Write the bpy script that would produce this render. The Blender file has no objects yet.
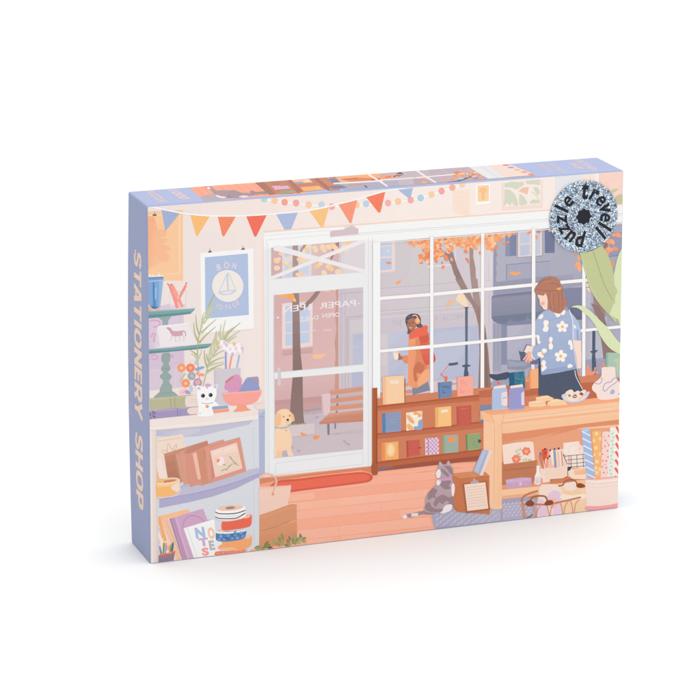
import bpy, bmesh, math, random
from mathutils import Vector, Matrix
from mathutils.geometry import tessellate_polygon

# ------------------------------------------------------------------ scene
sc = bpy.context.scene
col = sc.collection
W, H, D = 0.300, 0.2153, 0.0428          # the box stands on its long edge
F_PX, CX, CY = 3227.7, 350 + 278.5, 350 - 321.9

def rot(a, b, c):
    return Matrix.Rotation(c, 3, 'Z') @ Matrix.Rotation(b, 3, 'X') @ Matrix.Rotation(a, 3, 'Z')
Rc = rot(0.4133, -1.4044, -0.0165)
Tc = Vector((-0.1439, -0.3073, -1.9571))
CAM = -(Rc.transposed() @ Tc)

cd = bpy.data.cameras.new('camera'); cam = bpy.data.objects.new('camera', cd); col.objects.link(cam)
cam.matrix_world = Matrix.Translation(CAM) @ Rc.transposed().to_4x4()
cd.sensor_width = 36; cd.lens = F_PX * 36 / 700
cd.shift_x = -(CX - 350) / 700; cd.shift_y = (CY - 350) / 700
cd.clip_start = 0.05; cd.clip_end = 200
sc.camera = cam

# ------------------------------------------------------------------ colour and materials
EXPO = 1.64
def lin(h, expo=None):
    expo = expo or EXPO
    v = []
    q = [int(h[i:i+2], 16) for i in (0, 2, 4)]
    warm = max(0, q[0] - q[2]) / 255
    mauve = 3 if q[2] > q[1] and q[0] > q[1] and q[0] < 235 and q[2] - q[0] > -12 else 0
    q = [q[0], q[1] - 1*warm + mauve, q[2]*0.985 + 4*warm]
    for c in q:
        c = c / 255
        c = c / 12.92 if c <= 0.04045 else ((c + 0.055) / 1.055) ** 2.4
        v.append(min(c ** 1.06 / expo, 0.9))
    return (v[0], v[1], v[2], 1.0)

def new_mat(name, rough=0.55, spec=0.25):
    m = bpy.data.materials.new(name); m.use_nodes = True
    b = m.node_tree.nodes['Principled BSDF']
    b.inputs['Roughness'].default_value = rough
    b.inputs['Specular IOR Level'].default_value = spec
    return m, m.node_tree.nodes, m.node_tree.links, b

def print_mat(name, attr=None, base=None, grain=0.05, rough=0.65, spec=0.06):
    """printed litho paper: ink colour with a fine print grain and a faint paper tooth"""
    m, n, l, b = new_mat(name, rough, spec)
    tc = n.new('ShaderNodeTexCoord')
    ns = n.new('ShaderNodeTexNoise'); ns.inputs['Scale'].default_value = 900; ns.inputs['Detail'].default_value = 2
    l.new(tc.outputs['Object'], ns.inputs['Vector'])
    mr = n.new('ShaderNodeMapRange'); mr.inputs[3].default_value = 1 - grain; mr.inputs[4].default_value = 1 + grain
    mr.inputs[1].default_value = 0.3; mr.inputs[2].default_value = 0.7
    l.new(ns.outputs['Fac'], mr.inputs[0])
    mx = n.new('ShaderNodeMix'); mx.data_type = 'RGBA'; mx.blend_type = 'MULTIPLY'; mx.inputs[0].default_value = 1
    if attr:
        a = n.new('ShaderNodeAttribute'); a.attribute_name = attr; l.new(a.outputs['Color'], mx.inputs[6])
    else:
        mx.inputs[6].default_value = base
    l.new(mr.outputs[0], mx.inputs[7])
    l.new(mx.outputs[2], b.inputs['Base Color'])
    bp = n.new('ShaderNodeBump'); bp.inputs['Strength'].default_value = 0.04; bp.inputs['Distance'].default_value = 0.0002
    l.new(ns.outputs['Fac'], bp.inputs['Height']); l.new(bp.outputs['Normal'], b.inputs['Normal'])
    return m

M_INK = print_mat('printed_ink', attr='ink', grain=0.014)
LILAC = 'b3bbdf'
M_LILAC = print_mat('lilac_wrap_paper', base=lin(LILAC, 1.72), grain=0.02)
M_BOARD = print_mat('inner_greyboard', base=lin('c9c8cf'), grain=0.06)

# ------------------------------------------------------------------ sheets: flat prints drawn as stacked ink shapes
def px_to_plane(x, y, co, no):
    d = Rc.transposed() @ Vector(((x - CX) / F_PX, -(y - CY) / F_PX, -1))
    t = (Vector(co) - CAM).dot(Vector(no)) / d.dot(Vector(no))
    return CAM + d * t

def bow(v):
    # the wrapped board bellies out a little on the end panel
    if v.x < 0:
        v.x -= 0.0013 * math.sin(math.pi*max(0, min(1, v.z/H))) * (v.y/D) * (-v.x/(W/2))**6
    return v

class Sheet:
    GAP = 3.5e-6
    def __init__(s, co, no, ax, ay, u0, u1, v0, v1, lift=3e-5):
        s.co, s.no, s.ax, s.ay = Vector(co), Vector(no), Vector(ax), Vector(ay)
        s.rect = (u0, u1, v0, v1); s.expo = EXPO; s.shapes = []; s.lift = lift
        s.clips = []
    def map(s, x, y):
        p = px_to_plane(x, y, s.co, s.no) - s.co
        return (p.dot(s.ax), p.dot(s.ay))
    def add(s, c, polys):           # polys: list of convex polygons in uv
        u0, u1, v0, v1 = s.rect
        out = []
        for q in polys:
            for (a, b, k) in ((1, 0, -u0), (-1, 0, u1), (0, 1, -v0), (0, -1, v1)):
                q = clip(q, a, b, k)
            for cl in s.clips:
                for i in range(len(cl)):
                    p, r = cl[i], cl[(i+1) % len(cl)]
                    a, b = -(r[1]-p[1]), r[0]-p[0]
                    q = clip(q, a, b, -(a*p[0]+b*p[1]))
            if len(q) > 2: out.append(q)
        if out:
            xs = [p[0] for q in out for p in q]; ys = [p[1] for q in out for p in q]
            s.shapes.append((c, out, (min(xs), max(xs), min(ys), max(ys))))
    def build(s, name, parent):
        boxes = []
        verts = []; faces = []; cols = []
        mx = 0
        for c, polys, bb in s.shapes:
            lv = 0
            for (l2, b2) in boxes:
                if l2 > lv - 1 and b2[0] < bb[1] and b2[1] > bb[0] and b2[2] < bb[3] and b2[3] > bb[2]:
                    lv = l2 + 1
            boxes.append((lv, bb)); mx = max(mx, lv)
            off = s.lift + lv * s.GAP
            lc = lin(c, s.expo)
            for q in polys:
                area = sum(q[i][0]*q[(i+1) % len(q)][1] - q[(i+1) % len(q)][0]*q[i][1] for i in range(len(q)))
                if abs(area) < 1e-12: continue
                if (area < 0) != (s.ax.cross(s.ay).dot(s.no) < 0): q = q[::-1]
                b0 = len(verts)
                for (u, v) in q: verts.append(bow(s.co + s.ax*u + s.ay*v + s.no*off))
                faces.append(list(range(b0, b0+len(q)))); cols.append(lc)
        me = bpy.data.meshes.new(name); me.from_pydata(verts, [], faces); me.update()
        at = me.color_attributes.new('ink', 'FLOAT_COLOR', 'CORNER')
        k = 0; buf = []
        for p, c in zip(me.polygons, cols):
            buf.extend(list(c) * p.loop_total)
        at.data.foreach_set('color', buf)
        me.materials.append(M_INK)
        o = bpy.data.objects.new(name, me); col.objects.link(o); o.parent = parent
        print('SHEET', name, 'shapes', len(s.shapes), 'faces', len(faces), 'layers', mx)
        return o

def clip(q, a, b, k):
    out = []; n = len(q)
    for i in range(n):
        p, r = q[i], q[(i+1) % n]
        dp, dr = a*p[0]+b*p[1]+k, a*r[0]+b*r[1]+k
        if dp >= 0: out.append(p)
        if (dp >= 0) != (dr >= 0):
            t = dp/(dp-dr); out.append((p[0]+(r[0]-p[0])*t, p[1]+(r[1]-p[1])*t))
    return out

S = None; OX = OY = 0.0; SC = 1.0
def use(sheet):
    global S; S = sheet
def Z(x, y, s=8.75):                 # origin and scale of the drawing coordinates
    global OX, OY, SC; OX, OY, SC = x, y, s
def pr(flat): return [(OX + flat[i]/SC, OY + flat[i+1]/SC) for i in range(0, len(flat), 2)]
def emit(c, pts):
    uv = [S.map(*p) for p in pts]
    tris = tessellate_polygon([[Vector((a, b, 0)) for a, b in uv]])
    S.add(c, [[uv[i] for i in t] for t in tris])
def emit_many(c, lst):
    polys = []
    for pts in lst:
        polys.append([S.map(*p) for p in pts])
    S.add(c, polys)
def P(c, *f): emit(c, pr(f))
def smooth(pts, closed=True, n=5):
    out = []; m = len(pts)
    rng = range(m) if closed else range(m-1)
    for i in rng:
        if closed: p0, p1, p2, p3 = pts[i-1], pts[i], pts[(i+1) % m], pts[(i+2) % m]
        else: p0, p1, p2, p3 = pts[max(i-1, 0)], pts[i], pts[i+1], pts[min(i+2, m-1)]
        for k in range(n):
            t = k/n
            out.append(tuple(0.5*((2*p1[j]) + (-p0[j]+p2[j])*t + (2*p0[j]-5*p1[j]+4*p2[j]-p3[j])*t*t + (-p0[j]+3*p1[j]-3*p2[j]+p3[j])*t**3) for j in (0, 1)))
    if not closed: out.append(pts[-1])
    return out
def C(c, *f): emit(c, smooth(pr(f)))
def circ(cx, cy, rx, ry, a=0, n=16):
    ca, sa = math.cos(a), math.sin(a)
    return [(cx + rx*math.cos(t)*ca - ry*math.sin(t)*sa, cy + rx*math.cos(t)*sa + ry*math.sin(t)*ca) for t in (2*math.pi*i/n for i in range(n))]
def E(c, x, y, rx, ry=None, a=0, n=18):
    ry = ry or rx
    emit_many(c, [circ(OX+x/SC, OY+y/SC, rx/SC, ry/SC, math.radians(a), n)])
def stroke(c, pts, w0, w1=None):
    """one ribbon with mitred joints; even and odd pieces lie on layers of their own"""
    w1 = w0 if w1 is None else w1
    pts = [p for i, p in enumerate(pts) if i == 0 or math.hypot(p[0]-pts[i-1][0], p[1]-pts[i-1][1]) > 1e-4]
    n = len(pts)-1
    if n < 1: return
    nr = []
    for i in range(n):
        (xa, ya), (xb, yb) = pts[i], pts[i+1]; d = math.hypot(xb-xa, yb-ya); nr.append((-(yb-ya)/d, (xb-xa)/d))
    lr = []
    for i in range(n+1):
        a, b = nr[max(i-1, 0)], nr[min(i, n-1)]
        mx, my = a[0]+b[0], a[1]+b[1]; m = math.hypot(mx, my)
        if m < 0.5: mx, my, k = b[0], b[1], 1
        else: mx, my = mx/m, my/m; k = min(2/m, 1.6)
        h = (w0+(w1-w0)*i/n)/2*k
        lr.append(((pts[i][0]+mx*h, pts[i][1]+my*h), (pts[i][0]-mx*h, pts[i][1]-my*h)))
    for par in (0, 1):
        q = [[lr[i][0], lr[i+1][0], lr[i+1][1], lr[i][1]] for i in range(par, n, 2)]
        if q: emit_many(c, [convex(k) for k in q])
def convex(q):
    # a folded quad (tight inner bend) is reduced to a plain triangle
    def cr(o, a, b): return (a[0]-o[0])*(b[1]-o[1])-(a[1]-o[1])*(b[0]-o[0])
    s = [cr(q[i], q[(i+1) % 4], q[(i+2) % 4]) for i in range(4)]
    if all(v >= 0 for v in s) or all(v <= 0 for v in s): return q
    return [q[0], q[1], q[2]] if abs(cr(q[0], q[1], q[2])) > abs(cr(q[0], q[1], q[3])) else [q[0], q[1], q[3]]
def L(c, w, *f): stroke(c, pr(f), w/SC)
def LS(c, w, *f): stroke(c, smooth(pr(f), False), w/SC)
def TP(c, w0, w1, *f): stroke(c, smooth(pr(f), False), w0/SC, w1/SC)
def leafpts(x, y, ln, wd, a):
    ca, sa = math.cos(a), math.sin(a)
    pts = [(-.5, 0), (-.25, .38), (.05, .5), (.3, .3), (.5, 0), (.3, -.3), (.05, -.5), (-.25, -.38)]
    return [(x + px*ln*ca - py*wd*sa, y + px*ln*sa + py*wd*ca) for px, py in pts]
def LF(c, x, y, ln, wd, a): emit(c, leafpts(OX+x/SC, OY+y/SC, ln/SC, wd/SC, math.radians(a)))
def DOTS(c, r, *f):
    emit_many(c, [circ(x, y, r/SC, r/SC, 0, 8) for x, y in pr(f)])
def dash(c, w, n, x0, y0, x1, y1, duty=.5):
    (ax, ay), (bx, by) = pr((x0, y0, x1, y1))
    d = math.hypot(bx-ax, by-ay); nx, ny = -(by-ay)/d*w/SC/2, (bx-ax)/d*w/SC/2
    ps = []
    for i in range(n):
        t0, t1 = i/n, (i+duty)/n
        A = (ax+(bx-ax)*t0, ay+(by-ay)*t0); B = (ax+(bx-ax)*t1, ay+(by-ay)*t1)
        ps.append([(A[0]+nx, A[1]+ny), (B[0]+nx, B[1]+ny), (B[0]-nx, B[1]-ny), (A[0]-nx, A[1]-ny)])
    emit_many(c, ps)
def mixh(a, b, t):
    return ''.join('%02x' % round(int(a[i:i+2], 16)*(1-t) + int(b[i:i+2], 16)*t) for i in (0, 2, 4))
def GRAD(c0, c1, n, x0, y0, x1, y1, *f):
    """polygon printed as a tint running from c0 at (x0,y0) to c1 at (x1,y1)"""
    (ax, ay), (bx, by) = pr((x0, y0, x1, y1)); pts = pr(f)
    uv = [S.map(*p) for p in pts]
    A = S.map(ax, ay); B = S.map(bx, by); dx, dy = B[0]-A[0], B[1]-A[1]; dd = dx*dx+dy*dy
    tris = [[uv[i] for i in t] for t in tessellate_polygon([[Vector((a, b, 0)) for a, b in uv]])]
    S.add(c0, tris)
    for i in range(1, n):
        k = i/n
        part = [clip(q, dx/dd, dy/dd, -(A[0]*dx+A[1]*dy)/dd - k) for q in tris]
        part = [clip(q, -dx/dd, -dy/dd, (A[0]*dx+A[1]*dy)/dd + k + (1/n if i < n-1 else 99)) for q in part if len(q) > 2]
        part = [q for q in part if len(q) > 2]
        if part: S.add(mixh(c0, c1, (i+.5)/n), part)
def CLIP(*f):
    uv = [S.map(*p) for p in pr(f)]
    ar = sum(uv[i][0]*uv[(i+1) % len(uv)][1] - uv[(i+1) % len(uv)][0]*uv[i][1] for i in range(len(uv)))
    S.clips = [uv if ar > 0 else uv[::-1]]
def NOCLIP(): S.clips = []

_fc = {}
def glyphs(text, bold=0.0):
    key = (text, bold)
    if key in _fc: return _fc[key]
    cu = bpy.data.curves.new('t', 'FONT'); cu.body = text; cu.size = 1; cu.offset = bold; cu.resolution_u = 3
    ob = bpy.data.objects.new('t', cu); col.objects.link(ob)
    dg = bpy.context.evaluated_depsgraph_get(); me = bpy.data.meshes.new_from_object(ob.evaluated_get(dg))
    polys = [[(me.vertices[i].co.x, me.vertices[i].co.y) for i in p.vertices] for p in me.polygons]
    bpy.data.objects.remove(ob); bpy.data.curves.remove(cu); bpy.data.meshes.remove(me)
    xs = [p[0] for q in polys for p in q] or [0, 1]
    _fc[key] = (polys, min(xs), max(xs))
    return _fc[key]
CAP = 0.69
def T(c, text, x0, y0, x1, y1, ux, uy, shear=0.0, bold=0.0, raw=None):
    """text whose baseline runs (x0,y0)->(x1,y1); (ux,uy) is the capital height"""
    polys, a, b = glyphs(text, bold)
    (p0, p1) = pr((x0, y0, x1, y1)); up = (ux/SC, uy/SC)
    dx, dy = p1[0]-p0[0], p1[1]-p0[1]
    out = []
    for q in polys:
        o = []
        for (x, y) in q:
            h = y/CAP; t = (x-a)/(b-a); s = shear*h*math.hypot(*up)/math.hypot(dx, dy)
            o.append((p0[0]+dx*(t+s)+up[0]*h, p0[1]+dy*(t+s)+up[1]*h))
        out.append(o)
    emit_many(c, out)

# ------------------------------------------------------------------ front artwork
MG = 0.0006
FRONT = Sheet((0, 0, 0), (0, -1, 0), (1, 0, 0), (0, 0, 1), -W/2+MG, W/2-MG, MG*.6, H-MG)
use(FRONT)
R = random.Random(7)
WHT = 'f8f8fb'; WLN = 'e3dce6'

# --- wall
Z(0, 0, 1)
GRAD('f3e6e4', 'fbefec', 10, 190, 300, 390, 300, 140, 190, 640, 155, 640, 600, 140, 600)
P('faeae6', 262, 222, 380, 190, 640, 168, 640, 250, 262, 260)
GRAD('f6e8e5', 'fbeeeb', 8, 230, 220, 420, 200, 200, 190, 640, 155, 640, 215, 263, 232, 200, 233)
# --- orange poster at far left
Z(145, 195, 11.667)
P('fccfa6', 20, 244, 440, 216, 444, 1000, 20, 1000)
Z(120, 240)
P('fccfa6', 240, -250, 551, -262, 549, 320, 240, 343)
GRAD('f9b995', 'fccda6', 6, 240, 0, 420, 30, 240, -220, 300, -200, 330, -100, 360, 60, 400, 190, 340, 210, 240, 260)
C('fbc29b', 330, 70, 360, 40, 430, 60, 440, 90, 400, 110, 430, 130, 425, 175, 380, 188, 330, 160, 300, 110)
C('fbc29b', 300, -40, 340, -90, 400, -85, 400, -40, 350, -20, 410, -10, 400, 20, 340, 40, 290, 20)
L('fbe6d6', 6, 240, -211, 520, -227); L('fbe6d6', 6, 521, -228, 519, 292); L('fbe6d6', 6, 519, 292, 395, 301)
Z(145, 195, 11.667)
P('8c6d70', 85, 245, 95, 222, 130, 220, 138, 244); L('c9b3b3', 14, 112, 222, 112, 190)
# --- thin shadow strip and poster bon voyage
Z(190, 240)
P('fbe4da', 628, 0, 645, 0, 645, 1650, 628, 1650)
P('f9f8fa', 90, 115, 553, 75, 557, 775, 100, 815)
P('f0ddd9', 210, 812, 556, 776, 553, 784, 230, 822)
P('b9c8e8', 130, 152, 506, 117, 515, 655, 135, 688)
dash('d9e1f2', 4, 30, 129, 160, 134, 685)
P('8f6a70', 158, 112, 166, 92, 182, 90, 192, 108); L('dcc5c6', 10, 175, 92, 172, 70)
P('8f6a70', 447, 88, 455, 70, 470, 66, 483, 84); L('dcc5c6', 10, 463, 68, 460, 48)
E('f5ecea', 330, 402, 136, 140, -20, 40)
LS('cfd6e9', 7, 320, 296, 300, 350, 252, 455); LS('cfd6e9', 7, 334, 284, 360, 340, 400, 440)
P('cdd5e8', 317, 300, 333, 285, 338, 445, 326, 448)
L('cfd6e9', 6, 250, 455, 405, 440)
C('d2d9ea', 248, 455, 320, 440, 404, 436, 380, 465, 330, 480, 275, 478)
C('f5ecea', 275, 462, 320, 452, 375, 447, 350, 462, 320, 470)
T('f0dcdf', 'B', 240, 268, 272, 258, -10, -52, 0, .02)
E('f0dcdf', 320, 222, 24, 26); E('b9c8e8', 320, 222, 15, 18); L('f0dcdf', 5, 300, 190, 340, 205)
T('f0dcdf', 'N', 366, 246, 400, 252, 12, -48, 0, .02)
for ch, x, y, a in (('V', 218, 580, 38), ('O', 252, 600, 22), ('Y', 298, 608, 8), ('A', 338, 604, -8), ('G', 378, 592, -18), ('E', 416, 570, -30)):
    ca, sa = math.cos(math.radians(a)), math.sin(math.radians(a))
    w_ = 28
    T('e6d4dd', ch, x, y, x+w_*ca, y+w_*sa, 42*sa, -42*ca, 0, .02)

# --- right hand posters
Z(430, 150, 11.667)
P('fce5d6', 268, 480, 460, 460, 462, 790, 262, 720, 262, 480)
P('fbe6d8', 264, 478, 460, 462, 459, 715, 264, 728)
DOTS('f2cfc4', 5, 320, 560, 350, 540, 390, 555, 340, 600, 400, 590, 330, 640, 370, 630, 350, 670, 390, 660, 300, 600)
P('fffdfb', 535, 405, 700, 392, 700, 620, 535, 636)
Z(440, 150, 7)
P('fffdfb', 252, 246, 349, 240, 350, 372, 252, 378)
P('fed9b4', 262, 250, 342, 245, 342, 356, 262, 364)
C('fccb98', 275, 272, 300, 262, 328, 270, 328, 292, 314, 300, 314, 340, 300, 350, 290, 338, 290, 302, 276, 292)
# leaf print poster
P('f7e2de', 430, 232, 720, 210, 720, 405, 432, 424)
P('fbeeea', 446, 236, 705, 217, 705, 380, 448, 396)
LG = 'dcdecd'
P(LG, 450, 235, 500, 222, 586, 226, 586, 246, 560, 262, 535, 278, 500, 262, 450, 262)
P(LG, 602, 214, 700, 206, 700, 246, 650, 240, 603, 240)
C(LG, 450, 280, 490, 282, 530, 320, 546, 384, 515, 384, 505, 366, 490, 388, 470, 372, 448, 390, 452, 330)
C(LG, 556, 308, 590, 330, 608, 376, 560, 384, 552, 350)
P('f6cbb5', 548, 288, 580, 262, 622, 260, 612, 312)
C(LG, 652, 262, 685, 262, 697, 290, 690, 318, 668, 296)
LS(LG, 8, 640, 290, 668, 312, 690, 345); P(LG, 630, 360, 650, 345, 700, 350, 700, 372, 628, 376)
# pale panels behind the sticker
Z(550, 170, 10)
P('ebe9ef', 50, 60, 310, 40, 310, 330, 52, 340)
P('dfe2ee', 85, 250, 130, 160, 200, 120, 250, 150, 250, 330, 85, 330)
P('fbe9e4', 312, 40, 455, 30, 455, 330, 312, 330)
L('f5ddd6', 5, 405, 30, 405, 200); P('f7f5f6', 455, 30, 486, 28, 486, 330, 455, 330)
P('fbdacf', 488, 28, 740, 8, 740, 345, 488, 380)
DOTS('f6c3c8', 3, *[v for i in range(60) for v in (R.uniform(495, 725), R.uniform(40, 210))])
C('d4cfae', 595, 218, 640, 190, 680, 187, 660, 215, 610, 232)
C('cfcba6', 640, 290, 680, 250, 720, 245, 730, 340, 660, 348); P('cfcba6', 660, 270, 740, 240, 740, 345, 650, 345)

# --- garlands
Z(0, 0, 1)
LS('fffdfc', 1.1, 258, 195, 264, 199, 274, 201, 284, 202.3, 296, 203.5, 308, 204.8, 321, 206, 332, 206.5, 345, 206, 357, 205.4, 366, 204.6, 388, 203.2, 398, 201.6, 410, 200, 420, 197.8, 431, 194.8, 441, 191.2, 452, 187.6, 462, 184.3, 470, 180)
for x, y, c in ((264, 199, 'c2d8ea'), (274.5, 200.6, 'fcd2a8'), (284.6, 202.2, 'fbab98'), (296, 203, 'fba8a4'), (308.6, 204.7, 'fcd2ae'), (321.5, 204.7, 'cbd9ec'), (331.8, 206.7, 'fab1b4'), (356.5, 205, 'fbd4a4'), (366, 203.8, 'c5d8ec'), (388, 203, 'fab3b2'), (398, 201.4, 'fcd2ac'), (410.6, 200, 'fbacac'), (420.6, 197.9, 'b1d5ea'), (431.5, 194.5, 'fcd6b2'), (441.5, 191, 'faa9a8'), (452.3, 187.5, 'fbb8a8'), (462, 184.2, 'fcd8b8')):
    E(c, x, y, 3.2, 3.4)
    if c in ('fba8a4', 'fab3b2', 'fbacac', 'faa9a8', 'fab1b4'):
        DOTS('fcd6cc', .45, x-1.4, y-1.2, x+.3, y-1.8, x+1.7, y-.4, x-.3, y+.2, x-1.6, y+1.2, x+1.2, y+1.5)
    if c == 'b1d5ea': DOTS('d9eaf2', .5, x-1.2, y-1, x+1, y-1.4, x, y+1, x+1.6, y+1)
def pen(c, *f): P(c, *f)
pen('adb8dc', 161.3, 208.8, 180.5, 212.6, 165.3, 231.3); 
DOTS('8f9ac6', .35, 167.6, 217, 168.6, 216, 171, 216.6, 172, 215.6, 174.6, 215.4, 167, 214, 175.3, 214.2)
pen('fdc582', 190.2, 214.3, 210, 215.8, 198, 235.3, 197, 236.6, 195.9, 235.3)
DOTS('f0a86a', .35, 198.6, 224.2, 200.5, 224.1, 198.7, 226)
pen('f79271', 217.6, 216, 236, 215.9, 224.6, 235.6, 223.2, 236.4, 222.2, 235.3)
DOTS('fdbf74', .45, *[v for j in range(6) for i in range(5) for v in (219.8+i*3.1+(j % 2)*1.5, 217.8+j*2.6) if 218.2+(j*2.6)*.33 < 219.8+i*3.1+(j % 2)*1.5 < 235.6-(j*2.6)*.6])
pen('f47b66', 246.2, 216.2, 266.9, 214.6, 256.5, 236, 255.3, 236.9, 254, 235.8)
DOTS('fba48a', .35, *[v for j in range(5) for i in range(5-j) for v in (249+i*3.5+j*1.8, 218+j*3.2)])
pen('b6c3e4', 276.2, 214.4, 298, 212, 288.8, 235, 288.1, 235.6, 287.3, 235)
pen('fccb8c', 309.2, 210.7, 329, 206.6, 323.2, 227.8, 322.5, 228.4, 321.6, 227.8)
DOTS('fde3bd', .35, 313, 211.6, 317, 212, 321, 210, 325, 209.4, 316, 214.5, 320, 214, 324, 213)
pen('fba286', 338.3, 204.4, 357.4, 199.4, 351.5, 222.5, 350.5, 223.4, 349.6, 222.8)
pen('fb8b6d', 365.8, 196.7, 385.3, 191.4, 380.6, 211.8, 379.4, 212.8, 378, 212.2)
DOTS('e0715d', .35, 376, 199.4, 378.4, 198.6, 377, 201.6, 379.6, 201.2, 376, 204, 378.8, 205, 380.2, 203, 377.6, 207.6)
pen('b4c2e4', 397.2, 189.2, 413, 187.6, 410.2, 198.7, 409.5, 199, 408.6, 198.3)
dash('e3e7f4', .7, 9, 398, 189.6, 412.8, 188.2)
LS('fdfbfc', 1.5, 147, 206, 155, 207.4, 163, 209.3, 172, 211.1, 182, 213, 195, 214.6, 205, 215.4, 217, 215.9, 236, 215.8, 250, 215.4, 268, 214.2, 280, 213.2, 294, 212, 310, 210, 329, 206.3, 339, 203.6, 357, 199.2, 366, 196.4, 385, 191, 397, 188.8, 405, 188)

# --- white window wall: frame, cornice, door leaf
Z(0, 0, 1)
P('fad9cb', 264, 231.2, 640, 202.4, 640, 212, 264, 236)
P(WHT, 263.7, 232.8, 380, 223.7, 460, 217.5, 640, 203.6, 640, 470, 375, 470, 371.5, 466.3, 264.6, 477.6)
P('f1f0f5', 263.7, 232.8, 375, 224, 371.5, 466.3, 264.6, 477.6)
P(WHT, 263.7, 232.8, 375, 224, 375, 240, 263.8, 249)
for d, c in ((8.6, 'dfd6e1'), (10.4, 'e6dfe8')): L(c, .55, 330, 226.9+d-.2, 640, 203.6+d)
L('e6dfe8', .5, 264, 235.5, 330, 230.3); L('e6dfe8', .5, 266, 240, 330, 234.6)
P('dcc8d0', 330, 230.8, 358.3, 228, 358.4, 234.2, 330, 236.8); P('dcc8d0', 343, 230, 346, 227.6, 352, 225.6, 355, 226.6, 357, 229)
LS('e4d7dd', .8, 343.5, 227.8, 347, 226.2, 352, 225.2, 353, 227)
L('dcd8e4', .6, 267.9, 243, 268.8, 475); L('e6e2ea', .5, 266.2, 240, 266.9, 476)
L('e0d4e2', .5, 368.4, 238, 368.2, 466); L('e0d4e2', .5, 372.4, 238, 372.3, 388)
E('e8e4ec', 0, 0, .01)

# --- door glass: street seen through it
BR = 'deb9ba'
Z(260, 240)
CLIP(96, 68, 170, 58, 918, 0, 918, 276, 120, 342, 96, 325)
P('dfc3c8', 90, 0, 1000, -20, 1000, 400, 90, 400)
P('d8b7bb', 90, 40, 190, 30, 190, 400, 90, 400)
P('e8dde2', 195, 0, 450, 0, 450, 400, 195, 400); P('cdd6ea', 215, 60, 285, 40, 285, 130, 215, 150); P('cfd9ec', 215, 190, 280, 190, 280, 330, 215, 330)
P('cdd8ec', 340, 60, 430, 40, 430, 160, 340, 170); P('d2dbed', 340, 190, 425, 180, 425, 300, 340, 300)
GRAD('e3c8ca', 'dcbcc0', 5, 455, 0, 700, 0, 455, 0, 690, -20, 690, 400, 455, 400)
P('b08a88', 640, 40, 700, 10, 712, 60, 650, 130, 622, 180, 612, 180)
P('e3d8e2', 690, -30, 1000, -30, 1000, 400, 690, 400)
P('d9ccd8', 690, -30, 712, -30, 712, 400, 690, 400); L('d9ccd8', 4, 730, -20, 730, 400); L('d9ccd8', 4, 712, 20, 920, 0)
DOTS('ece0ea', 3, *[v for i in range(40) for v in (R.uniform(720, 910), R.uniform(20, 260))])
P('b79c9e', 284, 40, 332, 36, 336, 400, 284, 400)
P('c9b0b4', 284, 250, 336, 240, 336, 400, 284, 400)
TP('b79c9e', 20, 30, 400, 30, 370, 80, 345, 130)
for x, y, r in ((180, 120, 20), (145, 180, 30), (165, 165, 18), (148, 245, 28), (215, 205, 20), (232, 200, 22), (258, 228, 18), (272, 155, 14), (345, 165, 26), (380, 160, 24), (372, 180, 28), (420, 60, 24), (400, 85, 26), (385, 95, 20), (350, 305, 30), (325, 300, 16), (480, 70, 26), (545, 60, 28), (490, 90, 22), (560, 90, 24), (505, 225, 26), (530, 205, 20), (600, 235, 30), (620, 250, 28), (560, 285, 26), (600, 60, 30), (640, 50, 28), (660, 70, 26), (680, 275, 28), (740, 60, 30), (700, 100, 24), (770, 20, 30), (765, 90, 12), (715, 280, 14)):
    E(R.choice(('fbd7ae', 'fadcbc', 'fbd3a4', 'fcdfc0')), x, y, r, r*.82, R.uniform(-40, 40), 9)
NOCLIP()
Z(260, 240)
P('f4edf1', 118, 55, 165, 50, 918, 258, 918, 276, 880, 280, 118, 90)
P('f4edf1', 96, 335, 120, 342, 918, 20, 918, 0, 870, 0, 96, 318)
L('e9dfe6', 4, 96, 68, 96, 328); L('e9dfe6', 4, 96, 340, 918, 278)

# upper pane
CLIP(118, 482, 902, 412, 902, 1088, 118, 1160)
GRAD('ddb6b8', 'e2bfc0', 6, 118, 500, 500, 1150, 110, 380, 1000, 380, 1000, 1300, 110, 1300)
P('f1dedb', 192, 556, 282, 546, 282, 945, 192, 952); P('f1dedb', 330, 545, 460, 535, 460, 925, 330, 945)
P('cbd4ec', 222, 580, 285, 575, 285, 920, 222, 925); P('cbd4ec', 348, 565, 434, 558, 434, 895, 348, 905)
for y in (720, 815): P('f1dedb', 192, y, 460, y-22, 460, y-12, 192, y+10)
L('cfa5a6', 4, 195, 970, 460, 945); L('cfa5a6', 4, 195, 1010, 460, 985); P('d6abad', 195, 968, 460, 945, 460, 985, 195, 1010)
P('d9b0b1', 197, 978, 458, 953, 458, 965, 197, 990)
GRAD('a48b89', '937a76', 5, 300, 600, 320, 1150, 282, 440, 338, 440, 345, 600, 350, 860, 355, 1000, 372, 1150, 372, 1300, 285, 1300, 286, 1000)
TP('a08683', 44, 22, 345, 600, 400, 570, 450, 520, 500, 455, 520, 420); TP('a58c8a', 22, 30, 520, 440, 480, 500, 430, 550)
for x, y, a in ((180, 485, 10), (205, 480, -20), (240, 488, 15), (262, 470, -50), (285, 490, 60), (292, 515, 80), (300, 525, 50), (270, 500, 20)):
    LF(R.choice(('fdb966', 'fcb05a', 'fdc27c')), x, y, 44, 32, a)
for x, y in ((575, 445), (600, 440), (640, 432), (665, 436)): LF('fbd0a4', x, y, 36, 22, R.uniform(-40, 40))
P('d3a295', 660, 420, 684, 418, 684, 1160, 650, 1160, 662, 1000, 652, 900, 668, 780, 655, 640, 670, 540)
P('d6c8d5', 684, 400, 1000, 400, 1000, 1200, 684, 1200)
for x in (700, 714, 742): P('cabbcb', x, 400, x+6, 400, x+4, 1200, x-2, 1200)
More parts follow.
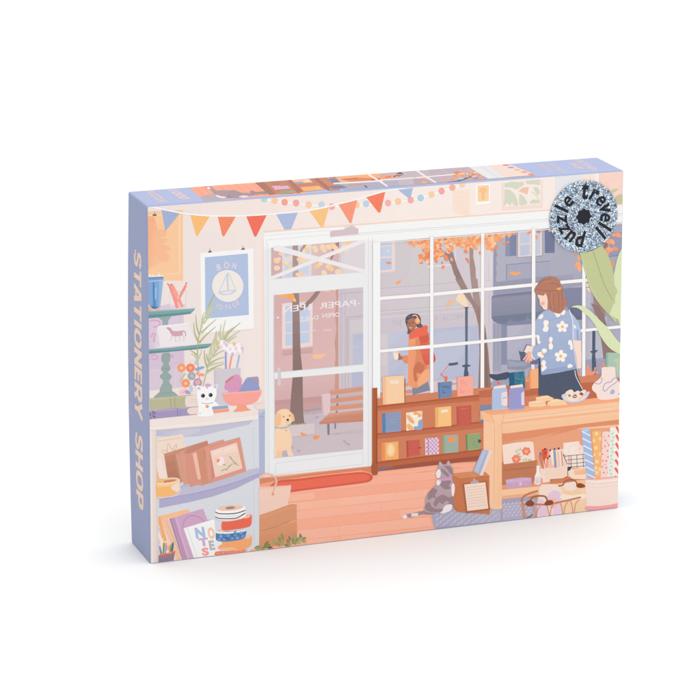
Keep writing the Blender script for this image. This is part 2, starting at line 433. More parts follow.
P('cbbccc', 684, 470, 1000, 445, 1000, 452, 684, 478); P('d0c2d0', 700, 460, 1000, 436, 1000, 444, 700, 468)
P('d9cdd8', 782, 690, 1000, 674, 1000, 1200, 782, 1200); P('c7b8c8', 755, 672, 1000, 650, 1000, 660, 768, 680, 768, 1200, 755, 1200)
L('c7b8c8', 5, 780, 1160, 780, 700); L('c7b8c8', 5, 780, 695, 910, 685)
L('d2c3cf', 4, 800, 1160, 800, 820); L('d2c3cf', 4, 800, 820, 910, 808)
GRAD('c2c5dc', 'c8cce0', 4, 800, 820, 900, 1160, 808, 826, 920, 818, 920, 1200, 808, 1200)
P('d9c9d5', 806, 932, 920, 922, 920, 928, 806, 940); L('d9c9d5', 5, 812, 830, 812, 1180)
C('fcc9a0', 455, 1018, 475, 998, 520, 1000, 580, 994, 545, 1026, 500, 1040, 470, 1035)
# mirrored shop lettering on the glass
Z(260, 240)
T('f4ebef', 'PAPER', 838, 575, 520, 601, 0, -52, 0, .012)
T('f4ebef', '&', 458, 608, 412, 613, 0, -52, 0, .02)
T('f4ebef', 'PEN', 398, 608, 202, 640, 0, -52, 0, .012)
E('f6eef2', 862, 554, 7, 7); E('f6eef2', 156, 678, 10, 8)
T('f0e5eb', 'OPEN', 700, 668, 545, 680, 0, -36, 0, .02)
T('f0e5eb', 'DAILY', 510, 692, 345, 706, 0, -34, 0, .02)
Z(260, 310)
T('efdfe6', '10AM', 625, 182, 552, 188, 0, -22, 0, .0); T('efdfe6', '-  7PM', 520, 188, 436, 196, 0, -22, 0, .0)
NOCLIP()
# lower pane
Z(260, 380)
CLIP(122, -8, 902, -75, 902, 602, 130, 680)
GRAD('dfbdbd', 'dbb5b7', 4, 300, 0, 300, 160, 110, -100, 1000, -100, 1000, 800, 110, 800)
P('cfa3a5', 120, 190, 540, 150, 560, 150, 560, 290, 120, 300)
GRAD('cda2a4', 'd2a9aa', 3, 300, 170, 300, 280, 120, 180, 540, 140, 545, 270, 120, 290)
GRAD('cdbccb', 'd5c4cf', 6, 300, 280, 400, 650, 120, 300, 380, 270, 1000, 240, 1000, 800, 120, 800)
P('b5a3b1', 378, 262, 530, 240, 530, 270, 378, 285); P('c3b3c1', 378, 282, 545, 262, 560, 285, 378, 305)
P('e6cdd0', 535, 130, 620, 118, 650, 300, 560, 310, 545, 290); P('dcc0c6', 535, 130, 545, 130, 556, 300, 545, 285)
L('f0dde0', 5, 535, 130, 625, 118)
P('d5a495', 660, -80, 690, -80, 690, 100, 650, 100); P('d6c8d5', 690, -90, 1000, -90, 1000, 120, 690, 100)
for x in (715, 742, 770): P('c4b6c8', x, -90, x+7, -90, x+7, 110, x, 110)
P('c1c2da', 802, -90, 1000, -90, 1000, 120, 802, 120); P('cbb9c9', 690, 90, 1000, 60, 1000, 320, 690, 340)
GRAD('957c79', '99807c', 4, 330, 0, 330, 380, 288, -60, 372, -60, 374, 150, 378, 300, 388, 382, 270, 392, 262, 280, 270, 150)
P('dfcdd4', 250, 400, 470, 378, 470, 470, 280, 498, 250, 498); P('cbb8c6', 380, 380, 400, 372, 410, 382, 390, 392)
L('c4b1c0', 5, 282, 500, 468, 472); L('e8d9de', 4, 470, 380, 470, 470)
DOTS('a6b184', 7, 258, 394, 275, 388, 300, 384, 320, 388, 345, 384, 370, 380, 395, 378)
for f in ((612, 88, 905, 55, 905, 96, 615, 132), (614, 160, 905, 128, 905, 170, 616, 204), (612, 226, 905, 196, 905, 240, 614, 268)):
    P('dda088', *f); x0, y0, x1, y1 = f[0], f[1], f[2], f[3]; L('e4ae98', 5, x0, y0+5, x1, y1+5)
P('cbbcc8', 614, 132, 905, 96, 905, 128, 614, 160); P('cbbcc8', 616, 204, 905, 170, 905, 196, 614, 226)
P('d9c2cc', 616, 268, 905, 240, 905, 262, 600, 292)
P('8f8799', 668, 134, 684, 132, 684, 158, 668, 160); P('8f8799', 668, 204, 684, 202, 684, 224, 668, 226); P('8f8799', 662, 268, 678, 266, 676, 285, 662, 287)
GRAD('dda08a', 'd0917a', 4, 600, 300, 610, 385, 600, 292, 905, 262, 905, 362, 520, 386, 518, 370, 565, 330)
L('cd8f78', 5, 560, 340, 905, 308); L('c98a74', 6, 520, 376, 905, 352); L('e6b19c', 4, 590, 304, 905, 276)
P('8b8698', 586, 384, 608, 380, 608, 478, 590, 482); P('8b8698', 650, 378, 664, 376, 664, 425, 652, 428)
GRAD('c6b5c6', 'd1c1cc', 3, 600, 470, 900, 420, 612, 470, 905, 428, 905, 462, 640, 480)
C('c5b2c2', 720, 530, 745, 526, 760, 545, 790, 556, 785, 575, 755, 566); C('c5b2c2', 320, 615, 340, 608, 356, 618, 335, 632); C('c5b2c2', 275, 590, 290, 580, 300, 592, 285, 602)
DOTS('bda9bb', 9, 488, 330, 505, 322)
C('f5a56e', 352, 460, 375, 462, 412, 486, 385, 488, 362, 480); C('f5a56e', 460, 498, 485, 482, 522, 490, 505, 515, 475, 520)
C('e9a183', 398, 282, 412, 274, 428, 284, 412, 292); C('e9a183', 462, 296, 475, 285, 490, 284, 478, 300)
P('d7bcc6', 120, -60, 180, -65, 178, 40, 160, 50, 150, 10, 122, 20); P('e5e3ef', 155, -60, 182, -60, 182, 35, 172, 45, 155, 40)
# dog
C('fcdabb', 138, 420, 175, 395, 240, 400, 262, 450, 280, 530, 268, 590, 285, 640, 292, 662, 250, 668, 230, 612, 195, 640, 190, 680, 120, 690, 110, 560)
P('c9b7c4', 195, 622, 222, 612, 248, 668, 192, 676)
C('fcdabb', 132, 330, 150, 280, 190, 255, 240, 256, 275, 290, 290, 330, 280, 365, 250, 388, 215, 395, 175, 390)
C('f9c79a', 132, 320, 150, 290, 180, 300, 186, 350, 172, 395, 145, 408, 130, 400, 128, 350); C('f9c79a', 266, 285, 290, 300, 302, 345, 292, 362, 272, 340)
P('b6b7d2', 135, 408, 170, 415, 248, 405, 250, 416, 200, 426, 138, 422)
E('e2a78c', 226, 440, 9, 7); E('4c3f4d', 242, 348, 12, 10); E('8c6a66', 258, 312, 5, 10); E('f2bf9a', 208, 322, 12, 8); E('8c6a66', 206, 320, 4, 6)
LS('dba184', 4, 232, 366, 246, 370, 256, 362); E('f9cfab', 232, 372, 12, 6, 20)
C('f9cfa9', 160, 600, 175, 640, 192, 600, 190, 660, 165, 685, 140, 670)
NOCLIP()
# mid rail, pull handle, bottom panel lines
Z(260, 310)
P('dbd0dc', 152, 505, 178, 502, 182, 560, 180, 645, 160, 655, 154, 600); L('cfc3d2', 4, 178, 510, 180, 640)
Z(0, 0, 1)
L('dfd9e3', .5, 273.6, 372.6, 363, 364.2); L('e3dfe8', .5, 274, 295, 274.6, 457.5)
for a in ((275.6, 463.3, 362.6, 452.6), (362.6, 452.6, 362.8, 464), (362.8, 464, 275.8, 474.3), (275.8, 474.3, 275.6, 463.3)): L('ddd6e0', .5, *a)
L('d8d2dd', .6, 269, 476.8, 371.4, 465.9)
L('d5cbd8', .5, 274, 457.9, 363, 449)
E('e8e4ec', 0, 0, .01)
# --- the big shop window: street, figures, trees
Z(0, 0, 1)
CLIP(380, 242, 480, 233.6, 640, 221, 640, 400, 380, 404)
GRAD('d6cbd4', 'dad0d9', 5, 380, 0, 490, 0, 370, 220, 500, 220, 500, 420, 370, 420)
GRAD('b9b5c8', 'aeabc1', 5, 500, 240, 620, 300, 493, 215, 650, 200, 650, 420, 493, 420)
P('d9ccd9', 380, 288.5, 493, 279, 493, 296, 380, 305)
L('c6b8ca', .5, 380, 288.7, 482, 280); L('c6b8ca', .5, 380, 311.2, 484, 303.2); L('cbbdcd', .45, 380, 314, 484, 306); L('e2d8e2', .6, 380, 312.4, 484, 304.6)
P('d5c8d6', 380, 315, 484, 306.6, 484, 325.2, 380, 333.5); P('dbcfda', 380, 316.5, 484, 308, 484, 310, 380, 318.6)
Z(390, 300)
T('c5b7c9', 'THE', 14, 235, 105, 224, 0, -52, 0, -.012)
T('c5b7c9', 'Y  ACORN', 390, 190, 660, 164, 0, -48, 0, -.012)
P('dccfd9', -90, 300, -20, 294, -20, 900, -90, 900)
GRAD('cbcde0', 'c0c2da', 5, 0, 290, 300, 600, -18, 288, 800, 217, 800, 760, -18, 760)
L('d8ccd8', 4, -18, 284, 800, 214)
P('c6c9de', 160, 420, 240, 410, 420, 280, 700, 250, 700, 420, 400, 700, 120, 720)
Z(365, 360)
P('d7c9d5', 125, 50, 190, 50, 190, 200, 125, 200)
P('e0cdd6', 130, 220, 800, 170, 800, 400, 130, 400); P('d99b84', 130, 285, 180, 282, 180, 330, 130, 330); P('dfa48e', 340, 205, 395, 200, 395, 230, 340, 232)
P('d8a090', 340, 262, 420, 255, 420, 290, 340, 300); P('cfc5d6', 130, 245, 395, 225, 395, 240, 130, 262)
P('e39b86', 655, 215, 760, 200, 830, 205, 655, 240)
# upper left window across the street
Z(330, 220)
P('efdcdc', 435, 180, 568, 180, 568, 450, 435, 462)
P('c9d1e8', 440, 190, 540, 190, 538, 218, 440, 224); P('cdd6eb', 440, 236, 540, 230, 540, 315, 440, 322); P('c6d1ea', 440, 338, 540, 330, 540, 430, 440, 440)
DOTS('f8f6fb', 4, 502, 268, 516, 266, 508, 280)
C('f39d74', 486, 372, 505, 365, 538, 372, 535, 382, 505, 386); LF('fbb07c', 598, 545, 56, 28, -30); L('fbb07c', 5, 620, 530, 636, 518)
# second window behind the leaves
Z(400, 220)
P('ecdcdc', 235, 180, 495, 140, 490, 370, 440, 400, 235, 420); P('c8d4ec', 290, 180, 480, 160, 480, 350, 430, 385, 290, 395); P('cbd2e8', 250, 200, 262, 200, 262, 400, 250, 400)
P('d9ccd9', 490, 130, 640, 120, 640, 540, 490, 560)
# right part of the street: pillar, shutters, window
Z(470, 210)
P('e0d6e1', 30, 210, 205, 190, 200, 700, 30, 700); L('d2c6d4', 4, 160, 400, 160, 615); L('d2c6d4', 4, 60, 625, 205, 612)
P('9fa1bd', 205, 290, 232, 285, 238, 330, 226, 345, 238, 400, 225, 420, 236, 470, 222, 520, 235, 540, 224, 600, 236, 640, 202, 660)
P('969cb8', 308, 215, 395, 190, 395, 400, 308, 405); P('8a90ae', 350, 215, 395, 190, 395, 400, 350, 402)
P('7f85a4', 395, 200, 403, 200, 403, 398, 395, 398)
P('a39eb9', 408, 190, 636, 165, 636, 405, 412, 418)
P('ecd8d4', 418, 185, 630, 165, 630, 396, 418, 412); P('ccd0e5', 438, 200, 525, 192, 522, 286, 438, 295); P('c6cce4', 438, 310, 522, 300, 520, 392, 438, 400); P('ccd0e5', 575, 190, 615, 185, 612, 385, 572, 390)
P('e0dbe6', 522, 190, 532, 190, 530, 392, 520, 393)
P('8084a6', 652, 165, 740, 150, 740, 375, 655, 376)
for y in range(180, 370, 16): L('747a9c', 4, 655, y, 740, y-6)
L('8b8ca8', 5, 318, 478, 700, 446); L('8b8ca8', 5, 318, 478, 318, 650); P('b2adc6', 322, 482, 700, 450, 700, 640, 322, 650)
P('a9a5c0', 240, 640, 900, 560, 900, 690, 240, 700)
C('fbb26c', 345, 550, 370, 538, 400, 545, 425, 542, 448, 545, 425, 560, 395, 573, 370, 566)
# awning
Z(460, 280)
P('a3a0ba', 288, 20, 800, -40, 800, 120, 288, 130)
L('d9cdd8', 6, 215, 120, 285, 112); P('d9cdda', 210, 100, 288, 90, 300, 720, 210, 720); L('c6bccd', 4, 250, 120, 250, 700); L('cdc3d2', 4, 272, 360, 272, 700)
P('b8b3ca', 285, 330, 900, 280, 900, 900, 290, 900); P('aca9c2', 285, 380, 360, 375, 360, 800, 285, 800); L('9b9bb6', 5, 300, 390, 300, 720); L('9b9bb6', 4, 330, 390, 330, 720)
GRAD('c0bbd0', 'b4afc8', 4, 420, 400, 700, 700, 412, 395, 900, 350, 900, 900, 412, 900)
P('9599b3', 360, 380, 410, 378, 410, 740, 360, 740)
P('8e92ad', 285, 330, 620, 320, 900, 290, 900, 340, 620, 385, 410, 400, 360, 390, 290, 360)
P('9596ac', 275, 150, 900, 90, 900, 300, 275, 335)
GRAD('9b9bb0', '9293a9', 4, 300, 150, 300, 320, 275, 165, 900, 105, 900, 300, 275, 330)
P('8487a3', 275, 148, 285, 135, 900, 70, 900, 95, 285, 150)
P('81889f', 275, 335, 290, 355, 330, 380, 385, 385, 415, 370, 435, 335, 445, 345, 470, 362, 520, 365, 560, 350, 590, 320, 600, 330, 620, 345, 680, 345, 740, 300, 740, 270, 520, 295, 275, 318)
DOTS('747c96', 3, *[v for j in range(4) for i in range(20) for v in (300+i*14+(j % 2)*7, 322+j*11-(i*.6))])
# tree trunks of the middle
Z(400, 220)
TP('a48c8e', 26, 40, 325, 225, 360, 270, 425, 320, 460, 380)
TP('a89092', 22, 30, 380, 150, 420, 210, 440, 290)
GRAD('a58a89', '9c817c', 4, 450, 280, 560, 600, 425, 285, 460, 275, 475, 330, 500, 410, 540, 500, 590, 600, 625, 660, 575, 640, 555, 620, 520, 560, 470, 470, 445, 380)
P('b09794', 605, 160, 628, 135, 655, 140, 642, 200, 640, 320, 660, 420, 665, 540, 690, 680, 640, 680, 618, 520, 608, 400)
Z(460, 280)
Z(405, 280, 7)
P('a48b89', 350, -10, 400, -10, 432, 60, 470, 120, 500, 190, 480, 190)
P('b39a97', 458, -10, 506, -10, 516, 80, 532, 200, 545, 260, 500, 200, 478, 130, 492, 100)
GRAD('a78e8b', '9c817d', 5, 480, 100, 560, 680, 350, -10, 400, -10, 440, 70, 486, 150, 520, 190, 538, 230, 562, 335, 582, 500, 602, 760, 512, 760, 521, 520, 520, 420, 514, 320, 496, 240, 468, 172, 412, 100)
P('93786f', 556, 330, 566, 400, 574, 500, 584, 760, 560, 760)
# street lamps
Z(460, 280)
P('fbe1c8', -25, 130, 10, 110, 40, 130, 78, 232, 50, 236, 20, 226, -40, 170); DOTS('c9dca8', 4, 30, 236, 45, 238, 20, 230, 60, 236)
P('737b93', 38, 236, 76, 232, 72, 244, 40, 246)
GRAD('5f6b82', '6f7a90', 3, 44, 300, 68, 300, 45, 244, 67, 242, 66, 900, 45, 900)
Z(420, 360)
C('5c667d', 366, 48, 385, 42, 405, 38, 438, 44, 436, 54, 410, 60, 385, 62, 370, 56); C('5c667d', 392, 60, 400, 20, 408, 60, 424, 130, 384, 140)
# foliage clusters
def leaves(n, poly, cs, ln=(15, 30), seed=1):
    r = random.Random(seed)
    xs = [poly[i] for i in range(0, len(poly), 2)]; ys = [poly[i] for i in range(1, len(poly), 2)]
    pts = list(zip(xs, ys)); k = 0
    while k < n:
        x, y = r.uniform(min(xs), max(xs)), r.uniform(min(ys), max(ys)); ins = False
        for i in range(len(pts)):
            (xa, ya), (xb, yb) = pts[i-1], pts[i]
            if (ya > y) != (yb > y) and x < (xb-xa)*(y-ya)/(yb-ya)+xa: ins = not ins
        if ins:
            l_ = r.uniform(*ln); LF(r.choice(cs), x, y, l_, l_*.6, r.uniform(0, 180)); k += 1
OR = ('fcb888', 'fba978', 'f79a6a', 'fdc79c', 'fcb07c', 'fdd0aa')
Z(400, 220)
leaves(46, (70, 215, 60, 180, 260, 150, 265, 235, 150, 240), OR, (30, 52), 3)
LF('fcb888', 55, 187, 55, 18, 0); LF('fba978', 95, 205, 55, 22, -25)
leaves(60, (160, 330, 210, 270, 262, 235, 330, 220, 420, 300, 410, 345, 340, 365, 250, 345, 170, 372), OR[:4]+('ef8f60', 'ee9a70'), (34, 56), 4)
LF('fba978', 250, 385, 40, 20, -60); LF('f79a6a', 375, 412, 44, 26, -50); LF('f79a6a', 368, 375, 36, 22, -60); LF('fcb07c', 450, 345, 40, 26, 80)
leaves(34, (285, 175, 380, 155, 350, 230, 300, 255), OR, (30, 50), 5)
leaves(62, (400, 160, 540, 140, 520, 205, 480, 250, 430, 280, 395, 225), OR, (32, 56), 6)
leaves(30, (530, 150, 610, 140, 605, 270, 550, 270, 530, 215), OR, (30, 54), 7)
leaves(30, (640, 150, 720, 125, 720, 225, 660, 240, 645, 200), OR, (30, 50), 8)
LF('ee9468', 585, 345, 40, 26, 40); LF('ee9468', 596, 365, 30, 20, 70); LF('ef9a6e', 575, 278, 40, 28, 30); LF('fcb07c', 665, 250, 36, 26, 80)
Z(470, 210)
leaves(50, (0, 235, 110, 215, 115, 250, 70, 270, 60, 330, 20, 330, 10, 270), OR, (30, 50), 9)
leaves(80, (118, 215, 330, 190, 300, 240, 230, 275, 210, 330, 150, 345, 120, 300), OR, (32, 56), 10)
leaves(12, (320, 195, 365, 190, 350, 250, 330, 245), OR, (26, 40), 11)
for x, y, a, l_ in ((388, 205, -20, 44), (330, 280, -10, 36), (300, 300, 30, 38), (230, 328, -10, 46), (195, 350, 50, 44), (85, 375, 90, 36), (30, 320, 70, 40), (518, 195, -60, 48), (508, 205, -70, 30), (535, 185, 0, 30), (580, 240, 80, 44), (598, 190, 10, 46), (615, 180, -30, 30)):
    LF(R.choice(OR[1:3]) if x < 590 else 'd9937e', x, y, l_, l_*.55, a)
LF('fcb888', 700, 180, 30, 26, 0)
DOTS('b9c77f', 3, 392, 320, 405, 285)
Z(390, 300)
C('fdc48e', 495, 35, 515, 25, 520, 5, 535, 0, 545, 12, 575, 12, 545, 28, 520, 45, 500, 62)
# beyond the leaves, far right
Z(545, 235)
P('a9a5c0', 345, 470, 430, 440, 680, 430, 680, 520, 345, 520)
GRAD('c2bdd2', 'b2adc6', 3, 350, 0, 650, 0, 350, 640, 350, 420, 700, 400, 700, 640)
P('a29dbd', 560, -20, 700, -30, 700, 180, 560, 190); P('9b7f80', 520, 60, 555, 60, 530, 170, 500, 150)
E('fbe3d3', 392, 460, 26, 46, -30)
P('b08e8b', 420, 515, 470, 545, 520, 640, 540, 760, 440, 760, 425, 650)
L('8b8cab', 5, 150, 470, 700, 440); P('a9a4be', 150, 430, 320, 425, 320, 440, 150, 460)
P('8e8fab', 160, 475, 325, 462, 325, 640, 190, 640); P('70778f', 200, 640, 325, 635, 325, 740, 210, 740)
L('7a7d98', 4, 340, 230, 700, 165)
for x, y, l_, a in ((300, 200, 60, 80), (290, 255, 60, 60), (300, 290, 70, 80), (272, 270, 44, 30), (262, 160, 30, 10), (560, 55, 80, 10), (590, 60, 60, 60), (545, 140, 70, 70), (575, 130, 60, -10), (615, 118, 60, 25), (560, 115, 40, 0), (640, 0, 70, 20), (600, 0, 50, 10), (585, 240, 50, 30), (590, 262, 36, -30)):
    LF(R.choice(('fbab80', 'fcb488', 'f7a074')), x, y, l_, l_*.6, a)
Z(545, 310)
P('bbb6cd', 290, 190, 330, 190, 330, 600, 290, 600); GRAD('b9b4cc', 'c5c1d5', 3, 350, 0, 450, 0, 345, 40, 540, 60, 540, 560, 345, 560)
P('767c97', 240, -10, 325, -20, 325, 30, 300, 50, 262, 45)
P('9b8081', 400, -60, 470, -40, 520, 60, 540, 130, 500, 160, 540, 230, 560, 330, 640, 380, 540, 520, 510, 420, 490, 260, 470, 180, 460, 60)
P('b5b1c9', 560, 100, 700, 60, 700, 330, 640, 330, 580, 260); L('9696b1', 5, 345, 440, 520, 420); P('a6a4bf', 345, 445, 530, 425, 540, 560, 345, 570)
P('5a667c', 412, 180, 440, 178, 438, 560, 412, 560); P('5a667c', 392, 362, 425, 350, 465, 350, 440, 375, 408, 378); C('5a667c', 410, 400, 425, 380, 440, 410, 446, 500, 440, 560, 418, 560, 410, 490)
DOTS('7fa7c6', 2, 418, 200, 430, 260, 424, 320, 430, 440, 422, 480)
for f in ((375, 480, 395, 560), (440, 500, 425, 560), (360, 540, 470, 545), (500, 470, 530, 500), (475, 505, 520, 500), (510, 460, 520, 520)):
    L('f39e80', 14, *f)
DOTS('f39e80', 10, 372, 495, 380, 520, 460, 545, 400, 550, 292, 560, 284, 545)
C('e7997d', 278, 540, 300, 530, 300, 600, 278, 600)
C('f2a084', 355, 545, 368, 482, 384, 490, 380, 530, 430, 540, 420, 575, 350, 580)
# red-bag woman walking outside
Z(390, 300)
C('d95f4c', 376, 460, 390, 480, 398, 520, 386, 545, 374, 545)
P('8f8da6', 190, 660, 320, 640, 350, 790, 196, 830)
C('e59a78', 100, 492, 150, 484, 170, 500, 168, 550, 130, 552, 104, 520)
C('b97966', 60, 480, 68, 464, 84, 470, 96, 490, 110, 500, 100, 520, 70, 524, 58, 510)
C('fbe9dd', 24, 452, 45, 440, 68, 450, 72, 510, 52, 522, 36, 512); P('f6d9c9', 24, 450, 70, 446, 70, 462, 26, 466)
GRAD('f5a67b', 'f0a077', 4, 160, 400, 340, 400, 162, 340, 250, 315, 345, 330, 345, 670, 320, 720, 235, 770, 190, 765, 155, 745, 158, 480)
P('e3946c', 222, 340, 250, 330, 268, 430, 290, 520, 330, 600, 280, 660, 205, 600, 228, 480)
C('d1805f', 250, 540, 300, 580, 280, 640, 232, 640, 240, 700, 215, 710, 205, 660, 205, 600, 225, 560)
C('fbb488', 262, 660, 330, 600, 345, 690, 280, 740, 240, 752)
P('e4745e', 254, 300, 335, 300, 342, 400, 345, 560, 310, 575, 285, 520, 265, 430); GRAD('ea7560', 'de6b57', 3, 300, 430, 320, 570, 266, 425, 344, 405, 344, 560, 315, 572, 290, 520)
P('f0775c', 180, 268, 250, 238, 318, 218, 332, 240, 325, 275, 342, 290, 335, 335, 255, 320, 168, 345, 164, 310)
P('dd6a50', 250, 322, 338, 302, 342, 350, 300, 382, 262, 372)
C('655a68', 134, 190, 140, 150, 170, 125, 210, 118, 250, 130, 270, 170, 268, 205, 285, 220, 275, 238, 245, 240, 225, 230, 210, 262, 180, 280, 165, 298, 150, 290, 155, 262, 145, 225)
DOTS('7c8a9c', 5, 160, 148, 185, 150, 205, 152, 170, 140, 150, 180, 160, 280, 255, 225, 270, 225, 245, 215)
C('b87f69', 152, 200, 165, 168, 200, 158, 225, 172, 235, 205, 215, 252, 185, 272, 160, 250, 150, 225)
LS('6b4a48', 3, 160, 205, 170, 201, 178, 205); LS('6b4a48', 3, 190, 196, 200, 192, 208, 196); LS('8f4f4a', 4, 172, 240, 182, 240, 190, 235); LS('9c6454', 3, 180, 205, 176, 220, 182, 224); E('5a3c3c', 166, 205, 4, 3); E('5a3c3c', 199, 197, 4, 3); C('fbe6dc', 170, 238, 182, 240, 192, 234, 184, 246, 176, 246)
LS('fbd3b4', 9, 195, 138, 220, 132, 240, 150, 245, 172); E('fbb172', 240, 182, 22, 28, -15); E('fcc490', 244, 178, 13, 18, -15)
# far right lamp and shop desk lamp
Z(420, 360)
LS('ef7d62', 6, 250, 44, 182, 125); LS('ef7d62', 9, 182, 125, 210, 150, 232, 180); C('ef7d62', 215, 150, 235, 140, 240, 165, 230, 188, 215, 186)
P('5f6b82', 248, 28, 330, 18, 332, 38, 300, 46, 252, 50)
E('ef7d62', 184, 124, 8, 8)
NOCLIP()
# muntins and sill of the window
Z(0, 0, 1)
P('e8e3ec', 380, 242.3, 640, 221.3, 640, 222.3, 380, 243.3)
for a in ((429.8, 236, 433.2, 236, 433.2, 394, 430, 394), (480.9, 233, 484, 233, 483.9, 389, 480.2, 389), (531.7, 228, 535, 228, 535, 354, 531.3, 356), (582, 224, 585.3, 224, 585, 376, 581.8, 377)):
    P('fbf8fa', *a)
P('fbf8fa', 380, 296.6, 431, 292.6, 482, 287.7, 533, 283, 582, 278.7, 625, 275, 625, 278, 582, 282, 533, 286.3, 482, 291.2, 431, 296, 380, 299.9)
P('fbf8fa', 380, 349.5, 431, 344.6, 482, 339.8, 533, 334.6, 582, 329, 625, 324.6, 625, 327.6, 582, 331.8, 533, 337.4, 482, 343, 431, 348, 380, 352.4)
P(WHT, 372.6, 242, 380.1, 242, 380.1, 398, 372.6, 388)
for x in (433.3, 484, 535.1, 585.4): L('ded8e4', .35, x, 236, x-.1, 340)
# --- floor, threshold and mat
Z(0, 0, 1)
P('fdb99f', 250, 478, 372, 466, 640, 440, 640, 520, 250, 560)
Z(310, 450)
pl = [(-10, 395), (365, 283), (440, 362), (515, 432), (597, 510), (685, 598), (775, 686), (868, 778), (965, 870)]
for i, c in enumerate(('fdbaa2', 'fcb59b', 'fec2ab', 'fdbea6', 'fdb79c', 'fdc0a9', 'fdb9a0', 'fcb398')):
    a0 = (288, 365, 440, 515, 597, 685, 775, 868, 965)[i]; a1 = (365, 440, 515, 597, 685, 775, 868, 965, 1100)[i]
    s0 = -77-2*i
    b0, b1 = a0+s0, a1+s0-2
    k = -.95
    P(c, -450, a0+450*.96, 1400, a0-1400*.1, 1400, a1-1400*.102, -450, a1+450*.11) if False else P(c, -500, a0+55, 1400, a0-140, 1400, a1-145, -500, a1+56)
    L('f9a78d', 3.5, -500, a0+55, 1400, a0-140)
r = random.Random(3)
for i in range(10):
    x = r.uniform(-300, 900); j = r.randrange(6); y = (371, 446, 521, 603, 691, 781)[j]; h = 60
    P('fdc0a9', x, y-x*.1, x+260, y-(x+260)*.1, x+260, y+h-(x+260)*.1, x, y+h-x*.1)
for x, j in ((-100, 1), (250, 4), (620, 2), (900, 5), (-260, 5), (1050, 3)):
    y = (365, 440, 515, 597, 685, 775)[j]; y2 = (440, 515, 597, 685, 775, 868)[j]; L('f9ad94', 3, x, y-x*.1, x+4, y2-x*.1)
Z(240, 460)
P('dc9372', 165, 165, 225, 155, 330, 150, 700, 105, 700, 135, 330, 175, 165, 220)
P('fbab8d', 165, 212, 330, 178, 700, 132, 700, 160, 320, 205, 240, 235, 200, 268, 165, 258)
P('de6a52', 220, 262, 260, 225, 320, 200, 700, 148, 700, 245, 450, 275, 220, 270)
P('f07a62', 262, 262, 300, 232, 360, 212, 700, 168, 700, 235, 460, 264)
Z(310, 450)
P('e0906f', -90, 214, 540, 142, 540, 190, 560, 210, 450, 178, -90, 240)
P('fbab8e', -90, 238, 440, 178, 500, 190, 545, 220, 440, 200, -90, 262)
C('de6a55', -300, 275, -90, 250, 150, 220, 350, 200, 450, 193, 520, 205, 550, 240, 520, 275, 440, 292, 200, 322, -90, 358, -380, 395)
C('f0775f', -300, 292, -90, 268, 150, 236, 350, 215, 450, 208, 505, 218, 522, 240, 500, 262, 430, 276, 200, 306, -90, 340, -380, 375)
DOTS('f79a84', 3, 120, 260, 372, 258, 430, 252, 60, 300)
# --- book shelf under the window
Z(365, 360)
WB, WF, WD = 'd3835f', 'c16c49', 'a85a3c'
P('d78965', 60, 380, 800, 270, 1400, 210, 1400, 820, 60, 965)
P('d98c6b', 105, 335, 700, 272, 1200, 225, 1200, 300, 105, 400)
P('e0977a', 130, 285, 185, 281, 185, 330, 130, 338)
GRAD('c16f4c', 'c9775a', 3, 500, 330, 500, 400, 105, 400, 600, 345, 1300, 270, 1300, 330, 600, 388, 105, 445)
P('b9653f', 105, 400, 600, 345, 1300, 270, 1300, 283, 600, 358, 105, 415)
P('c8775a', 105, 640, 700, 575, 1300, 500, 1300, 560, 700, 630, 105, 690); P('b9653f', 105, 640, 700, 575, 1300, 500, 1300, 514, 700, 590, 105, 655)
Z(380, 440)
P('c4704c', -30, 190, 700, 100, 1000, 60, 1000, 180, 700, 195, -30, 275); P('b4654a', -30, 190, 700, 100, 1000, 62, 1000, 75, 700, 116, -30, 206)
P('a95f4e', -30, 245, 300, 200, 700, 155, 1100, 110, 1100, 150, 700, 190, 300, 238, -30, 270)
P('8f7484', -30, 240, 90, 228, 130, 236, 20, 262, -30, 268)
L('e99b7c', 4, 330, 285, 700, 240)
Z(365, 360)
P('b36640', 60, 244, 106, 240, 106, 995, 78, 1000, 60, 995); P('c67a52', 60, 244, 68, 243, 68, 990, 60, 990); P('96502f', 98, 330, 106, 330, 106, 990, 98, 990)
Z(310, 450)
C('b36640', 540, 120, 585, 120, 590, 205, 565, 218, 542, 210)
# standing books
def book(c, *f, spine=None, sw=.12):
    P(c, *f)
    if spine:
        x0, y0, x1, y1, x2, y2, x3, y3 = f
        P(spine, x0, y0, x0+(x1-x0)*sw, y0+(y1-y0)*sw, x3+(x2-x3)*sw, y3+(y2-y3)*sw, x3, y3)
Z(365, 360)
P('bd6f51', 335, 370, 345, 160, 352, 165, 350, 372)
book('fcd5ae', 150, 146, 340, 132, 342, 372, 155, 390, spine='f9c69c', sw=.14); L('f7bd94', 3, 178, 146, 180, 386)
P('fbeadd', 218, 180, 290, 174, 291, 200, 219, 208); dash('e9c4a8', 5, 9, 228, 192, 284, 186)
book('93a3c4', 146, 468, 312, 450, 312, 622, 150, 638, spine='5e8dbd', sw=.18)
dash('c9b3b8', 3, 22, 180, 462, 306, 448); dash('c9b3b8', 3, 22, 180, 628, 306, 616); dash('c9b3b8', 3, 24, 306, 450, 306, 616)
dash('c2b0bd', 5, 8, 212, 520, 280, 514); dash('c2b0bd', 5, 6, 220, 546, 272, 542)
book('fbeedb', 358, 460, 498, 442, 498, 600, 360, 618)
C('f6b684', 362, 480, 395, 490, 425, 530, 428, 555, 405, 550, 375, 520); C('f6b684', 420, 452, 450, 450, 495, 480, 470, 500, 430, 478)
